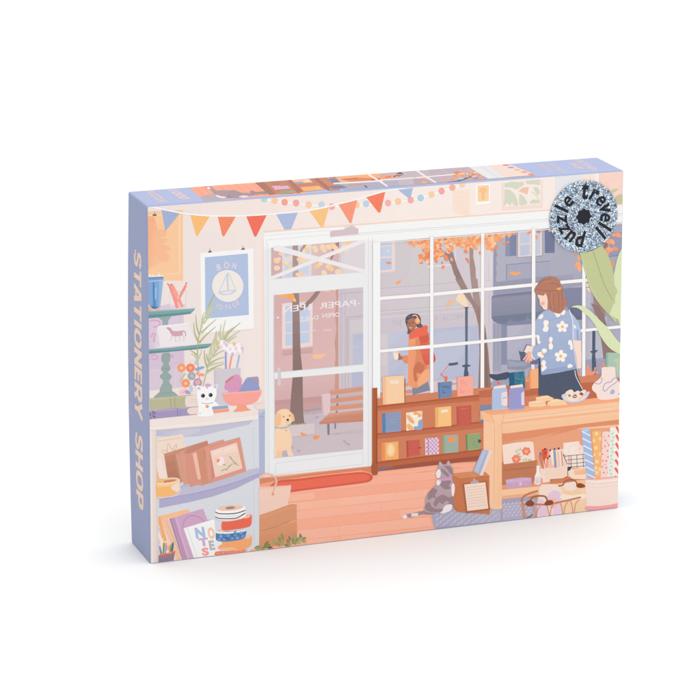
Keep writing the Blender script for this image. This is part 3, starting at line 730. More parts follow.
C('f9bd7e', 362, 570, 390, 560, 420, 590, 415, 610, 385, 612); C('9fb0d4', 430, 580, 460, 575, 465, 535, 498, 520, 498, 602, 430, 608)
C('f7cf9f', 470, 450, 498, 448, 498, 470); L('fefaf4', 16, 418, 492, 460, 486); L('d9c4ad', 3, 384, 462, 386, 614)
Z(420, 360)
book('fccb8b', 130, 415, 270, 402, 272, 575, 132, 588, spine='f7ba7a', sw=.16); dash('c98f5a', 8, 14, 152, 424, 153, 580, .35)
P('fbe9da', 182, 436, 242, 430, 243, 452, 183, 462)
book('d0685a', 315, 405, 446, 394, 446, 568, 318, 580); dash('a9504a', 8, 12, 330, 415, 331, 572, .4)
dash('ee9a7e', 6, 7, 350, 428, 420, 420); DOTS('e58d78', 3, 370, 460, 390, 480, 360, 500, 380, 530, 410, 540)
L('b85a4e', 4, 444, 398, 444, 566)
book('8088a6', 520, 396, 630, 384, 630, 540, 524, 545); DOTS('b3b6a0', 4, 560, 425, 580, 435, 560, 440)
book('7a93bd', 155, 196, 276, 184, 276, 322, 160, 336, spine='6d83ae', sw=.12)
for a in ((185, 222, 210, 240, 225, 234), (215, 225, 240, 232, 262, 228), (200, 262, 200, 285, 222, 282), (240, 240, 252, 250)): LS('55648c', 5, *a)
DOTS('d99a86', 3, 220, 310, 250, 300, 230, 305)
book('fdb3a2', 322, 148, 464, 136, 464, 305, 324, 320, spine='fca597', sw=.05)
DOTS('f58f86', 3, *[v for i in range(34) for v in (R.uniform(350, 440), R.uniform(165, 280))])
DOTS('e05a60', 4, 350, 285, 375, 280)
Z(380, 440)
book('f9b974', 12, 25, 158, 10, 160, 165, 14, 178, spine='f5a060', sw=.2); E('fdd3a0', 92, 85, 38, 60); E('fde0b8', 92, 85, 20, 42); dash('e8714f', 6, 12, 30, 30, 32, 170, .35)
book('d26a5c', 228, 5, 350, -8, 352, 135, 232, 150, spine='c25a4f', sw=.14); dash('e8a284', 3, 18, 252, 0, 346, -8); dash('e8a284', 3, 18, 254, 142, 348, 130); dash('e8a284', 3, 24, 348, -6, 348, 128)
L('a24f50', 10, 335, 68, 358, 65)
book('f3d9e8', 392, -15, 512, -25, 514, 120, 396, 130)
for j in range(8):
    for i in range(7):
        if (i+j) % 2 == 0: P('cf9bcb', 400+i*16, -18+j*18-i*1.2, 416+i*16, -19+j*18-i*1.2, 416+i*16, -1+j*18-i*1.2, 400+i*16, 0+j*18-i*1.2)
L('9d8497', 5, 418, -15, 420, 128)
book('a9b7ae', 545, -40, 682, -52, 684, 105, 548, 118, spine='95b08f', sw=.12)
P('f8a267', 596, -28, 655, -34, 656, 12, 598, 20); 
Z(420, 360)
P('f8a267', 245, 690, 300, 684, 301, 706, 246, 712)
Z(400, 380, 5.833)
book('9dae80', 380, 316, 466, 306, 467, 402, 384, 413, spine='84966e', sw=.12); DOTS('6f8d9c', 3, 420, 340, 435, 360, 425, 375, 440, 385, 455, 350); dash('576a80', 4, 9, 385, 320, 388, 410, .4)
C('5b5a6c', 455, 350, 465, 345, 472, 352, 470, 362, 460, 366, 454, 360)
dash('e0cf8f', 2, 16, 396, 316, 462, 309); dash('e0cf8f', 2, 16, 398, 408, 462, 400)

Z(420, 450)
P('f9b594', 70, 560, 95, 562, 160, 700, 130, 720)
P('b9b1cc', 95, 562, 180, 480, 290, 480, 330, 525, 700, 525, 1300, 420, 1300, 500, 1250, 700, 160, 700)
GRAD('b6aecb', 'beb7d1', 3, 100, 600, 700, 600, 95, 562, 160, 500, 280, 478, 330, 525, 720, 520, 720, 720, 140, 740)
r = random.Random(5)
for i in range(9):
    for j in range(6):
        x, y = 150+i*62+(j % 2)*30, 555+j*24-i*2
        DOTS('d3cde2', 7, x, y, x+8, y-7, x-6, y+9)
DOTS('a79fc0', 3, *[v for i in range(60) for v in (r.uniform(160, 690), r.uniform(560, 660))])
P('afa6c6', 140, 670, 400, 655, 700, 618, 700, 640, 140, 700)
# --- display desk on the right
Z(480, 360)
TAB, TAD = 'fccfab', 'f9bd94'
P('f0ab88', 180, 600, 1240, 480, 1240, 1210, 190, 1210)
P('c8775a', -10, 270, 500, 200, 1250, 100, 1250, 420, -10, 500); P('d88a6a', -10, 330, 500, 300, 500, 420, -10, 440); P('c57355', 395, 262, 510, 245, 510, 300, 395, 320); P('d98d6b', 390, 200, 430, 190, 430, 262, 392, 262)
P('c87353', 780, 195, 1200, 130, 1200, 300, 780, 400); P('d98e6c', 780, 150, 1060, 128, 1010, 190, 800, 205)
P('8a92ae', -4, 395, 100, 385, 100, 440, -4, 545)
P('fab48a', 0, 445, 120, 430, 600, 385, 1240, 300, 1240, 420, 0, 520)
L('f7a779', 4, 30, 455, 600, 398)
P(TAB, 0, 445, 95, 480, 215, 470, 620, 428, 1240, 360, 1240, 585, 190, 642, 190, 1300, 120, 1308, 60, 1280, 30, 1250, 28, 530)
GRAD('fdd3b2', 'fbcaa4', 3, 200, 500, 200, 640, 190, 500, 1240, 385, 1240, 585, 190, 642)
L('f3b48e', 4, 200, 512, 700, 458, 1240, 398); P('fabf98', 195, 540, 620, 492, 1240, 430, 1240, 440, 620, 505, 195, 552); L('f0ab85', 3, 195, 556, 620, 508, 1240, 444)
P('fbc79f', 0, 445, 95, 480, 130, 550, 28, 530); L('f0ab85', 4, 95, 482, 122, 545, 126, 700, 118, 1270); L('f0ab85', 4, 208, 475, 190, 540, 192, 1230); L('f4b48e', 3, 35, 522, 118, 560)
GRAD('fcc79f', 'fdd0ad', 3, 30, 0, 120, 0, 30, 535, 122, 560, 118, 1300, 60, 1280, 36, 1250); P('fccba5', 150, 560, 188, 550, 188, 1260, 146, 1262)
# niche shade stripe
P('e79a74', 192, 645, 1240, 515, 1240, 560, 900, 590, 500, 690, 192, 722)
GRAD('e8a07c', 'f0ab88', 4, 300, 660, 340, 760, 192, 715, 500, 670, 700, 620, 420, 740, 192, 780)
Z(480, 430)
P('fcd0ab', 190, 520, 520, 490, 800, 450, 1210, 400, 1210, 470, 800, 540, 190, 592); P('f6b88e', 190, 575, 500, 545, 1200, 440, 1200, 470, 500, 572, 190, 602); P('f0a57c', 190, 500, 800, 420, 1210, 380, 1210, 402, 800, 455, 190, 522)
P('b2a8c2', 190, 602, 520, 570, 1210, 470, 1210, 640, 190, 700); P('bdb3cf', 190, 650, 520, 600, 1210, 560, 1210, 1000, 190, 1000)
for i in range(8):
    for j in range(5): DOTS('d8d1e4', 6, 205+i*36+(j % 2)*16, 650+j*26-i*3, 212+i*36+(j % 2)*16, 643+j*26-i*3)
# flower card, brown box, purple case
P('c88463', 190, 276, 495, 262, 478, 420, 455, 480, 190, 480); P('c98461', 190, 290, 500, 262, 480, 430, 190, 470); L('a8674a', 3, 200, 350, 470, 322); dash('b06d4e', 4, 22, 205, 352, 470, 325)
P('fbe3d8', 192, 130, 300, 110, 430, 98, 464, 105, 478, 262, 395, 275, 205, 298)
L('fdf0ea', 5, 195, 132, 430, 100)
for x, y in ((402, 184), (314, 252)):
    for k in range(6):
        a = k*60+10; E('f58f74', x+22*math.cos(math.radians(a)), y+20*math.sin(math.radians(a)), 19, 17, a, 10)
    E('fbab88', x, y, 17, 15); E('fde0a8', x, y+2, 7, 6)
for x, y, a in ((330, 175, 20), (315, 190, 60), (340, 205, -30), (350, 165, 80), (325, 215, -10), (380, 262, 10), (400, 255, 60), (425, 258, -20), (350, 230, 30), (440, 262, 20)): LF('bccda6', x, y, 30, 15, a)
P('d2a9cf', 222, 432, 360, 412, 446, 415, 452, 480, 420, 492, 250, 510, 230, 495); P('dab5d6', 226, 436, 440, 415, 446, 440, 230, 462); L('f6e6f4', 6, 335, 462, 355, 458, 355, 478, 340, 480); DOTS('eed3ec', 4, 270, 445, 292, 466, 385, 430, 410, 425, 400, 470); DOTS('b98bbd', 3, 250, 480, 300, 478, 420, 462)
# wooden trays of pens
Z(480, 430)
P('f9dccb', 510, 200, 560, 190, 800, 150, 800, 420, 560, 430, 530, 330); P('cf8f70', 510, 225, 540, 190, 560, 340, 535, 330)
P('ea5f43', 536, 168, 588, 160, 588, 230, 565, 260, 570, 330, 548, 250); P('f3a28c', 590, 180, 612, 178, 640, 310, 570, 332); P('6d7ea8', 514, 200, 530, 188, 534, 215, 520, 226)
P('f9c6b0', 600, 190, 640, 170, 650, 330, 590, 330); P('93a3ca', 640, 180, 658, 178, 670, 326, 650, 330); P('fae9e2', 612, 180, 634, 172, 644, 300, 630, 310)
for x, y, c in ((565, 165, '4c4f66'), (612, 175, '4f6b8f'), (650, 165, '4c5f80'), (686, 160, '3f4a66'), (605, 228, '4c4f66'), (590, 245, '5d6078'), (570, 200, 'c43f35')): E(c, x, y, 8, 10, 20)
for i in range(7): L(('f5b8a0', 'fae3da', 'e9795f', 'd8e0ee', 'f7c8b0', 'fbeee8', 'f0a58c')[i], 7, 680+i*15, 190-i*3, 690+i*15, 320-i*3)
P('fadfce', 520, 340, 600, 335, 800, 310, 820, 400, 740, 420, 600, 430, 530, 420)
P('c97c5a', 610, 428, 720, 415, 1100, 360, 1100, 388, 720, 455, 610, 462)
# glue bottles
P('fdf0ea', 492, 312, 520, 308, 518, 360, 530, 400, 528, 468, 505, 478, 475, 470, 476, 405, 492, 365); P('e9dbe4', 480, 410, 528, 400, 526, 466, 480, 470); DOTS('b9bcdc', 4, 490, 452, 498, 462, 508, 448, 492, 440)
P('fbe3d8', 545, 370, 585, 362, 590, 390, 612, 410, 608, 450, 545, 460); L('f3c6b2', 5, 550, 385, 585, 380)
# wire basket with cards
Z(550, 430)
P('fbe2d8', 112, 112, 250, 95, 262, 130, 290, 140, 296, 210, 130, 220); C('fbeae2', 120, 120, 160, 108, 235, 110, 240, 200, 125, 205); LS('f2c5b8', 3, 165, 205, 170, 150, 200, 128, 240, 132, 250, 170); L('f2c5b8', 4, 215, 180, 280, 150)
P('fbe7dd', 165, 218, 305, 208, 305, 330, 180, 328)
for a in ((110, 210, 150, 295), (125, 228, 300, 210), (145, 262, 305, 246), (150, 296, 305, 280), (180, 222, 185, 330), (232, 215, 234, 328), (286, 210, 290, 325), (165, 322, 305, 312), (112, 212, 128, 228)): L('5c5a6e', 5, *a)
P('4e5469', 150, 320, 195, 318, 172, 350, 150, 360)
P('fde1cf', 165, 370, 200, 340, 320, 326, 320, 430, 215, 430, 175, 415); P('f9c49c', 205, 350, 320, 335, 320, 385, 215, 392)
P('f9dccb', -40, 345, 145, 325, 150, 405, 120, 420, -40, 432)
L('c97c5a', 8, 150, 360, 155, 400, 110, 425, 0, 440); P('d88d69', 0, 440, 120, 425, 150, 415, 180, 425, 310, 430, 310, 445, 0, 470)
P('fbc9a0', 220, 440, 310, 432, 310, 520, 220, 530)
# picnic basket bottom right
Z(500, 470, 11.667)
P('fae3d9', 460, 190, 480, 165, 620, 160, 700, 180, 860, 190, 900, 900, 430, 900, 440, 330)
Z(550, 470)
P('fbd6b4', 60, 150, 318, 150, 318, 400, 60, 400)
Z(500, 470, 11.667)
P('fae3d9', 460, 190, 480, 165, 620, 160, 700, 180, 720, 300, 730, 600, 430, 600, 440, 330)
C('ecd0e4', 570, 270, 620, 235, 680, 245, 720, 300, 740, 360, 700, 420, 640, 450, 560, 420, 540, 330); C('ecd0e4', 430, 370, 470, 340, 520, 370, 560, 420, 540, 520, 440, 520)
C('f8c7b4', 570, 350, 600, 325, 645, 330, 665, 360, 650, 420, 590, 440, 565, 400); C('efd3e8', 620, 440, 700, 420, 710, 520, 620, 530)
Z(550, 470)
P('fde3cc', 100, 170, 300, 180, 310, 400, 100, 400); C('fbd3ad', 110, 180, 200, 175, 300, 190, 300, 205, 180, 215, 110, 200); P('fbd7b6', 100, 260, 310, 250, 310, 400, 100, 400); C('fdeadb', 100, 215, 200, 220, 300, 205, 305, 240, 180, 265, 95, 250)
Z(500, 470, 11.667)
LS('c98463', 20, 440, 240, 340, 270, 270, 310, 250, 360, 280, 398, 420, 398, 560, 400, 700, 370, 940, 315)
LS('d99a78', 18, 300, 400, 275, 420, 285, 520, 300, 560); LS('d99a78', 18, 250, 370, 262, 450, 275, 560)
for x in (440, 600, 760, 880):
    yy = 400-(x-440)*.13 if x > 500 else 400
    LS('dda384', 13, x-70, yy, x-45, yy+70, x-25, 560); LS('dda384', 13, x+40, yy-4, x-5, yy+60, x-22, 560)
LS('dda384', 12, 370, 400, 400, 460, 410, 560); LS('a86f52', 14, 310, 550, 350, 540, 380, 510); LS('d9997a', 14, 330, 320, 370, 310, 420, 330, 400, 400)
LS('b06f50', 20, 350, 370, 370, 320, 420, 302, 500, 300, 535, 320, 550, 370); C('96563c', 295, 385, 330, 352, 380, 360, 395, 400, 360, 420, 310, 415); C('96563c', 515, 385, 550, 352, 600, 350, 620, 380, 590, 405, 530, 408)
Z(550, 470)
P('fae3d9', 100, 125, 140, 110, 225, 95, 225, 160, 190, 185, 130, 170); LS('b06f50', 12, 70, 138, 110, 130, 130, 95, 175, 84, 215, 92, 240, 125); C('96563c', 225, 130, 260, 112, 300, 130, 300, 148, 250, 155)
# white pot with rolls of paper
TUBE = [('b1c3ea', 272, 10, 345, -5, 392, 415, 318, 425), ('fdc07a', 365, 20, 445, 15, 440, 415, 392, 420), ('fbdcd9', 455, 30, 520, 20, 512, 410, 440, 418), ('eef0ea', 522, 0, 568, -20, 550, 405, 500, 410)]
Z(550, 430)
P('faf4f4', 560, -25, 680, -60, 680, 410, 540, 410)
for c, *f in TUBE: P(c, *f)
E('b1c3ea', 310, 5, 37, 22, -8); E('c6d3f0', 310, 0, 28, 13, -8); E('fdc07a', 405, 16, 40, 14); E('fbdcd9', 488, 24, 34, 14); E('f3f5f0', 545, -12, 24, 16)
for i in range(7):
    y = -10+i*62; o_ = i*7.5
    P('eef2fb', 272+o_, y+12, 350+o_, y+52, 352+o_, y+64, 274+o_, y+26)
CLIP(365, 0, 447, 0, 441, 415, 390, 417)
DOTS('fdddb4', 17, 404, 30, 400, 155, 408, 275, 408, 372, 375, 92, 440, 75, 378, 215, 440, 210, 436, 340, 396, 330)
CLIP(452, 10, 521, 10, 512, 412, 438, 418)
DOTS('f49a94', 9, 482, 88, 512, 50, 500, 180, 455, 210, 490, 268, 455, 320, 490, 330, 468, 372, 478, 140, 505, 235, 512, 130, 460, 268)
DOTS('f49a94', 6, 470, 60, 500, 110, 478, 300, 500, 370, 455, 160)
NOCLIP()
for i in range(12): LF('c2d3b0', 545-i*2.2+(i % 2)*10, 30+i*32, 26, 12, 60 if i % 2 else -40)
for i in range(7): P('f4765f', 574-i*2, -36+i*72, 606, -22+i*72, 604, 26+i*72, 600-i*1, 32+i*72) if False else P('f4765f', 570-i*2.5, 5+i*72-30, 588-i*2.5, -8+i*72-30, 612, 45+i*72-30, 608, 80+i*72-30)
P('fbe5df', 305, 420, 380, 425, 500, 412, 680, 395, 680, 660, 600, 665, 318, 690)
L('fbb8b4', 13, 306, 428, 400, 430, 520, 416, 640, 400); LS('f3cfc9', 5, 308, 455, 400, 468, 520, 458, 640, 440); LS('f5d4ce', 4, 308, 485, 400, 500, 520, 490, 640, 472)
C('fbaeb0', 316, 665, 400, 665, 500, 655, 600, 635, 650, 630, 650, 680, 500, 690, 316, 700)
P('fcedea', 308, 440, 400, 446, 520, 436, 640, 418, 640, 432, 520, 450, 400, 462, 308, 450)

# --- cat, box, clipboard and rug
Z(420, 450)
C('d88c68', 290, 500, 300, 300, 320, 530, 330, 530)
P('cf8259', 285, 205, 450, 190, 560, 185, 605, 222, 605, 480, 610, 560, 330, 540, 285, 480)
P('dd9468', 290, 205, 440, 190, 570, 188, 604, 222, 350, 250, 292, 225); L('b97049', 3, 292, 228, 350, 252, 604, 224); L('c0774e', 3, 350, 252, 348, 330)
DOTS('e9b08c', 3, *[v for i in range(9) for v in (430+i*6, 196+i*5)])
# leaning book
P('b4bbda', 462, 180, 545, -10, 600, 5, 520, 215); P('eeddE4'.lower(), 520, 218, 604, 0, 632, 0, 545, 222); P('c2c9e3', 475, 180, 552, 0, 580, 5, 500, 200)
# clipboard
P('b5714f', 364, 290, 585, 265, 612, 522, 398, 552); P('fae0d3', 385, 300, 570, 280, 595, 510, 412, 532)
for i in range(8): dash('ddb9ad', 4, 16, 402+i*2, 328+i*24, 560+i*3, 309+i*24, .8)
C('c3aeb6', 440, 292, 445, 275, 460, 268, 462, 250, 475, 245, 485, 262, 505, 268, 512, 282, 480, 292)
# cat
CB, CD_ = 'c0a9b1', 'a28b94'
TP(CD_, 30, 26, 130, 545, 60, 550, 20, 548, -40, 565, -90, 580); 
Z(380, 440)
TP('a9949c', 30, 30, 470, 620, 400, 632, 340, 640, 280, 655, 240, 662, 212, 678); E('f4ebee', 218, 672, 20, 18, -30); P('efe3e6', 275, 642, 335, 636, 330, 664, 272, 670)
C(CB, 395, 570, 395, 520, 420, 460, 470, 410, 510, 370, 530, 340, 620, 330, 640, 380, 645, 440, 625, 520, 640, 560, 600, 620, 520, 640, 430, 635, 385, 620, 385, 600)
C(CD_, 420, 470, 460, 420, 500, 440, 480, 480, 500, 520, 460, 500, 430, 520, 415, 510); C(CD_, 520, 380, 560, 350, 620, 360, 600, 400, 625, 420, 570, 430, 540, 410)
C(CD_, 470, 540, 500, 500, 530, 480, 560, 480, 600, 500, 640, 490, 620, 545, 580, 530, 540, 560, 520, 540, 490, 580, 470, 570)
C(CD_, 400, 560, 430, 540, 450, 580, 490, 600, 540, 600, 560, 615, 500, 632, 430, 625, 395, 600); C(CD_, 590, 560, 640, 520, 640, 570, 600, 600, 540, 622)
C('f4ebee', 625, 390, 645, 380, 652, 430, 640, 490, 628, 480, 622, 430); C('f4ebee', 560, 580, 600, 560, 630, 570, 620, 610, 580, 632, 525, 640, 545, 615)
C('f4ebee', 495, 350, 520, 345, 530, 370, 510, 395, 492, 385)
C(CB, 505, 250, 512, 215, 515, 190, 528, 188, 550, 212, 575, 210, 585, 190, 596, 176, 610, 195, 620, 225, 638, 260, 635, 300, 620, 330, 560, 345, 520, 340, 500, 310)
C(CD_, 560, 230, 600, 225, 630, 250, 635, 300, 610, 290, 590, 260); C(CD_, 530, 250, 560, 260, 600, 300, 590, 320, 550, 290); P('cbb8bf', 514, 212, 520, 192, 545, 215, 530, 228); P('cbb8bf', 586, 208, 596, 184, 612, 210, 600, 222)
C('f4ebee', 486, 295, 500, 260, 520, 255, 530, 290, 520, 325, 500, 330); L('fdf4f4', 3, 455, 292, 490, 288)
P('e3a3cd', 505, 335, 560, 340, 630, 325, 628, 342, 560, 356, 510, 348); DOTS('d7b7d8', 4, 520, 358, 516, 350)

# --- things on the desk
Z(480, 360)
# dark record player / scale, teal book, file boxes behind
Z(480, 360)
P('9a98b3', 235, -5, 450, 10, 440, 60, 380, 90, 240, 80); P('a9a6c0', 240, 0, 330, 20, 440, 15, 400, 50, 250, 60)
C('545c72', 78, 140, 90, 122, 150, 124, 245, 105, 250, 150, 190, 185, 120, 170); C('a9a6bd', 105, 190, 240, 170, 240, 220, 110, 225); C('f0785c', 145, 205, 160, 185, 172, 200, 168, 215)
P('fbb888', 428, 85, 510, 70, 510, 245, 430, 250); P('f6a672', 428, 85, 445, 82, 447, 250, 430, 250); P('fbe9ee', 446, 40, 472, 36, 474, 78, 448, 80); P('f6a160', 395, 160, 428, 140, 428, 190, 396, 195)
P('3f7a95', 248, 112, 385, 98, 394, 238, 385, 250, 340, 225, 256, 230); P('35688a', 248, 112, 295, 108, 300, 225, 256, 230); DOTS('7fb6c4', 3, *[v for i in range(46) for v in (R.uniform(305, 380), R.uniform(112, 215))])
# tins
for x0, x1, y0, y1, c, cl in ((103, 236, 235, 438, 'b9c8e8', 'ebdfe9'), (250, 385, 230, 438, 'a3a4d6', 'e6d3e2')):
    P(c, x0+12, y0+12, x1-10, y0-2, x1, y0+20, x1+2, y1-20, x1-10, y1-8, x0+12, y1+2, x0, y1-10, x0, y0+30); P('fbe5dd', x0+12, y0-2, x0+20, y0-6, x1-18, y0-20, x1-12, y0-14, x1-12, y0+4, x0+14, y0+16)
    L(cl, 2, x0+10, y1-6, x1-10, y1-16)
P('f4e4ea', 185, 288, 215, 276, 236, 276, 238, 392, 210, 402, 185, 385); L('d9c6da', 3, 195, 300, 232, 290); L('d9c6da', 3, 195, 300, 195, 380); P('c7c3e6', 196, 325, 230, 318, 232, 330, 198, 338)
P('e9d8ea', 358, 290, 384, 270, 386, 395, 360, 390); DOTS('7f86c8', 3, 265, 290, 280, 292, 300, 290, 270, 302)
# hand-made soaps
P('fdd5ac', 425, 365, 520, 350, 572, 356, 575, 400, 540, 408, 440, 412, 422, 395); P('fedfbd', 425, 365, 520, 350, 570, 356, 560, 366, 440, 382); L('f6bb90', 3, 424, 382, 572, 372)
P('fdd5ac', 484, 325, 590, 308, 635, 315, 640, 350, 560, 362, 490, 352); P('fedfbd', 484, 325, 590, 308, 635, 316, 560, 330, 500, 335)
P('fdd5ac', 585, 370, 640, 342, 740, 335, 760, 390, 620, 402, 588, 392); P('fedfbd', 590, 368, 650, 342, 750, 338, 700, 352, 620, 372)
# --- shopkeeper at the desk
Z(520, 310, 10)
P('5a6176', 182, 560, 200, 480, 560, 590, 570, 640, 600, 720, 650, 900, 560, 800, 400, 860, 182, 840)
Z(480, 360)
P('5a6176', 508, 60, 700, 100, 790, 85, 830, 160, 885, 270, 830, 290, 760, 310, 720, 350, 640, 330, 580, 305, 508, 310)
DOTS('6f8ab0', 3, 630, 182, 648, 205, 690, 180, 700, 190, 720, 180, 560, 200, 600, 160, 740, 240)
Z(520, 310, 10)
P('4c5368', 186, 480, 205, 490, 215, 640, 190, 640)
# fingers, wallet and envelope
Z(510, 325, 14)
C('666f88', 122, 365, 150, 372, 200, 375, 215, 400, 200, 490, 150, 498, 140, 440); C('77749a', 280, 500, 360, 492, 395, 470, 400, 530, 340, 548, 285, 530)
P('7d7798', 186, 358, 228, 268, 320, 290, 310, 300, 238, 282, 200, 366)
P('fbe4dc', 194, 372, 236, 280, 345, 302, 380, 280, 372, 310, 310, 360, 290, 420)
C('fcc0a4', 320, 300, 355, 278, 378, 285, 360, 312, 335, 330)
C('fbc0a8', 250, 370, 300, 385, 310, 430, 300, 480, 270, 500, 250, 480, 240, 420)
TP('fbb9a0', 26, 20, 262, 390, 235, 420, 205, 455, 180, 486); TP('fcc4ae', 28, 22, 268, 420, 245, 460, 228, 495, 222, 520); TP('fbbba2', 26, 22, 285, 450, 268, 480, 262, 500, 268, 528); TP('fcc8b2', 24, 18, 300, 470, 295, 490, 285, 505)
TP('f0a890', 4, 3, 250, 418, 225, 452, 210, 475); TP('f0a890', 4, 3, 262, 450, 245, 482, 242, 510)
# jumper
Z(520, 310, 10)
P('fce1d6', 530, 298, 608, 302, 612, 450, 610, 580, 570, 585, 545, 500)
GRAD('b1bedd', 'a9b7d9', 4, 200, 100, 400, 600, 232, 10, 290, -8, 440, -5, 490, 10, 520, 60, 528, 200, 530, 330, 556, 450, 572, 560, 545, 590, 400, 620, 225, 648, 206, 640, 205, 560, 198, 472, 150, 492, 125, 470, 116, 430, 130, 380, 172, 335, 165, 290, 150, 200, 152, 110, 180, 50)
P('b9c8e8', 490, 5, 540, 60, 582, 120, 604, 190, 602, 290, 570, 302, 532, 298, 530, 180, 515, 90)
P('9ea9cd', 562, 200, 578, 195, 585, 296, 566, 298)
P('fbe9e6', 116, 430, 128, 468, 150, 490, 140, 498, 112, 470, 104, 430); 
GRAD('a2b0d3', '98a6cb', 2, 400, 585, 400, 625, 206, 590, 300, 588, 400, 570, 565, 548, 572, 570, 545, 592, 470, 606, 360, 612, 225, 648, 208, 640)
for i in range(16): L('8f9dc4', 3, 216+i*21, 596-i*2.6 - (8 if i > 6 else 0), 218+i*21, 634-i*3)
LS('97a5cc', 4, 288, 110, 330, 92, 400, 75, 480, 62); LS('97a5cc', 4, 286, 110, 290, 220, 284, 340, 272, 430, 205, 476)
LS('ece4ee', 10, 484, -10, 505, 40, 524, 120, 528, 300); LS('ece4ee', 7, 528, 300, 545, 450, 570, 590)
LS('f3edf3', 7, 545, 600, 556, 660, 590, 730, 622, 790)
def flower(x, y, r, a0=0):
    for k in range(5):
        a = math.radians(a0+k*72-90); E('fdf6f1', x+r*.62*math.cos(a), y+r*.62*math.sin(a), r*.42, r*.36, a0+k*72-90, 10)
    E('fdf6f1', x, y, r*.5, r*.5, 0, 10); E('fdbb70', x, y, r*.25, r*.25, 0, 10)
flower(420, 166, 58); flower(404, 460, 62, 5)
C('fdf6f1', 182, 80, 205, 45, 228, 45, 224, 75, 200, 88)
C('fdf6f1', 230, 130, 240, 102, 275, 104, 285, 130, 284, 180, 270, 212, 240, 214, 222, 195, 238, 160); E('fdbb70', 279, 155, 8, 17)
C('fdf6f1', 330, 5, 430, -5, 450, 20, 430, 50, 405, 40, 390, 65, 362, 68, 352, 45)
C('fdf6f1', 290, 275, 310, 268, 325, 290, 312, 325, 328, 355, 318, 388, 295, 392, 284, 370); E('fdbb70', 291, 325, 7, 14)
C('fdf6f1', 162, 255, 180, 248, 194, 270, 190, 300, 204, 318, 190, 335, 175, 330)
C('fdf6f1', 478, 320, 490, 298, 512, 305, 520, 335, 526, 380, 512, 398, 498, 380, 500, 352, 482, 345)
for x, y, r_ in ((195, 440, 26), (240, 405, 26), (215, 458, 20)): E('fdf6f1', x, y, r_, r_*.9)
E('fdbb70', 227, 438, 13, 12)
C('fdf6f1', 212, 520, 235, 498, 255, 520, 250, 550, 264, 575, 240, 600, 215, 612, 210, 570); E('fdbb70', 217, 558, 9, 13)
C('fdf6f1', 470, 562, 485, 540, 505, 540, 526, 558, 510, 572, 480, 578); E('fdf6f1', 545, 165, 10, 20, -20)
Z(480, 360)
P('fbb888', 428, 85, 508, 70, 508, 245, 430, 250); P('f6a672', 428, 85, 445, 82, 447, 250, 430, 250); P('fbe9ee', 446, 40, 472, 36, 474, 78, 448, 80)
# head
Z(520, 270)
C('fcdccd', 150, 220, 165, 195, 250, 190, 260, 300, 232, 345, 205, 342, 190, 320, 170, 298, 168, 260)
C('f8bfae', 168, 285, 176, 292, 184, 308, 176, 306)
E('f6b7a6', 196, 290, 18, 14)
C('bd8470', 122, 180, 135, 145, 175, 95, 225, 66, 290, 60, 340, 85, 358, 130, 375, 165, 385, 240, 412, 270, 400, 310, 370, 360, 345, 380, 300, 372, 255, 348, 238, 330, 240, 260, 222, 205, 205, 222, 175, 218, 140, 210)
for a in ((130, 160, 180, 175, 250, 182, 330, 178), (255, 200, 250, 270, 275, 345), (290, 200, 290, 280, 310, 365), (330, 190, 340, 280, 335, 370), (362, 170, 372, 260, 365, 340), (150, 130, 200, 90, 270, 75), (250, 110, 320, 120, 350, 150)): LS('a9705f', 5, *a)
LS('c9927c', 5, 200, 110, 260, 95, 320, 110); LS('c9927c', 5, 275, 210, 275, 280, 295, 340); LS('cb957f', 4, 140, 185, 190, 195, 230, 195)
C('fcb964', 318, 152, 330, 158, 350, 148, 356, 160, 340, 172, 322, 168)
# --- jars, vase, dish with wrapped sweets, teal book at far right
Z(545, 310)
P('b3cbbc', 530, 372, 560, 370, 700, 375, 700, 600, 610, 590, 530, 520); P('9fbfae', 530, 372, 550, 370, 550, 520, 530, 520); L('d8dcae', 6, 588, 440, 640, 430, 652, 420); L('d8dcae', 6, 630, 430, 632, 540); L('d8dcae', 5, 605, 450, 660, 440); L('d8dcae', 4, 650, 450, 650, 560)
DOTS('5f9e93', 3, 540, 380, 544, 400, 538, 420, 542, 440, 538, 460, 544, 480)
Z(550, 360)
C('fbe6df', 455, 68, 500, 60, 562, 62, 570, 100, 572, 140, 600, 190, 640, 220, 640, 300, 590, 330, 510, 345, 440, 345, 412, 325, 400, 290, 372, 265, 365, 235, 385, 200, 425, 165, 448, 130)
P('fbe6df', 448, 66, 564, 60, 572, 140, 448, 140)
LS('a9b2dc', 7, 390, 200, 420, 208, 445, 195, 452, 165, 442, 150); LS('a9b2dc', 8, 495, 262, 475, 270, 462, 255, 475, 210, 500, 195, 530, 190, 550, 165, 580, 150, 610, 150); LS('a9b2dc', 7, 490, 268, 510, 240, 545, 215, 570, 200, 590, 180, 640, 178)
C('b4bce2', 525, 280, 540, 255, 560, 262, 562, 285, 545, 298, 528, 296); C('a9b2dc', 595, 300, 610, 278, 640, 270, 640, 310)
L('d9c6ec', 4, 112, 300, 160, 285); C('e8ddeb', 98, 318, 120, 295, 200, 290, 300, 280, 345, 275, 320, 330, 260, 362, 180, 374, 130, 355)
C('fbe3d6', 130, 290, 160, 262, 190, 258, 210, 280, 240, 265, 262, 275, 290, 258, 315, 270, 300, 320, 260, 350, 180, 360, 150, 340); E('8d6a66', 215, 315, 22, 16, -10); E('8d6a66', 272, 295, 18, 13, 20); E('a98680', 165, 310, 14, 11)
LS('fdf1ea', 5, 195, 305, 215, 318, 238, 308); LS('fdf1ea', 5, 150, 300, 170, 340, 200, 352); LS('e9a284', 5, 250, 345, 290, 310, 318, 290)
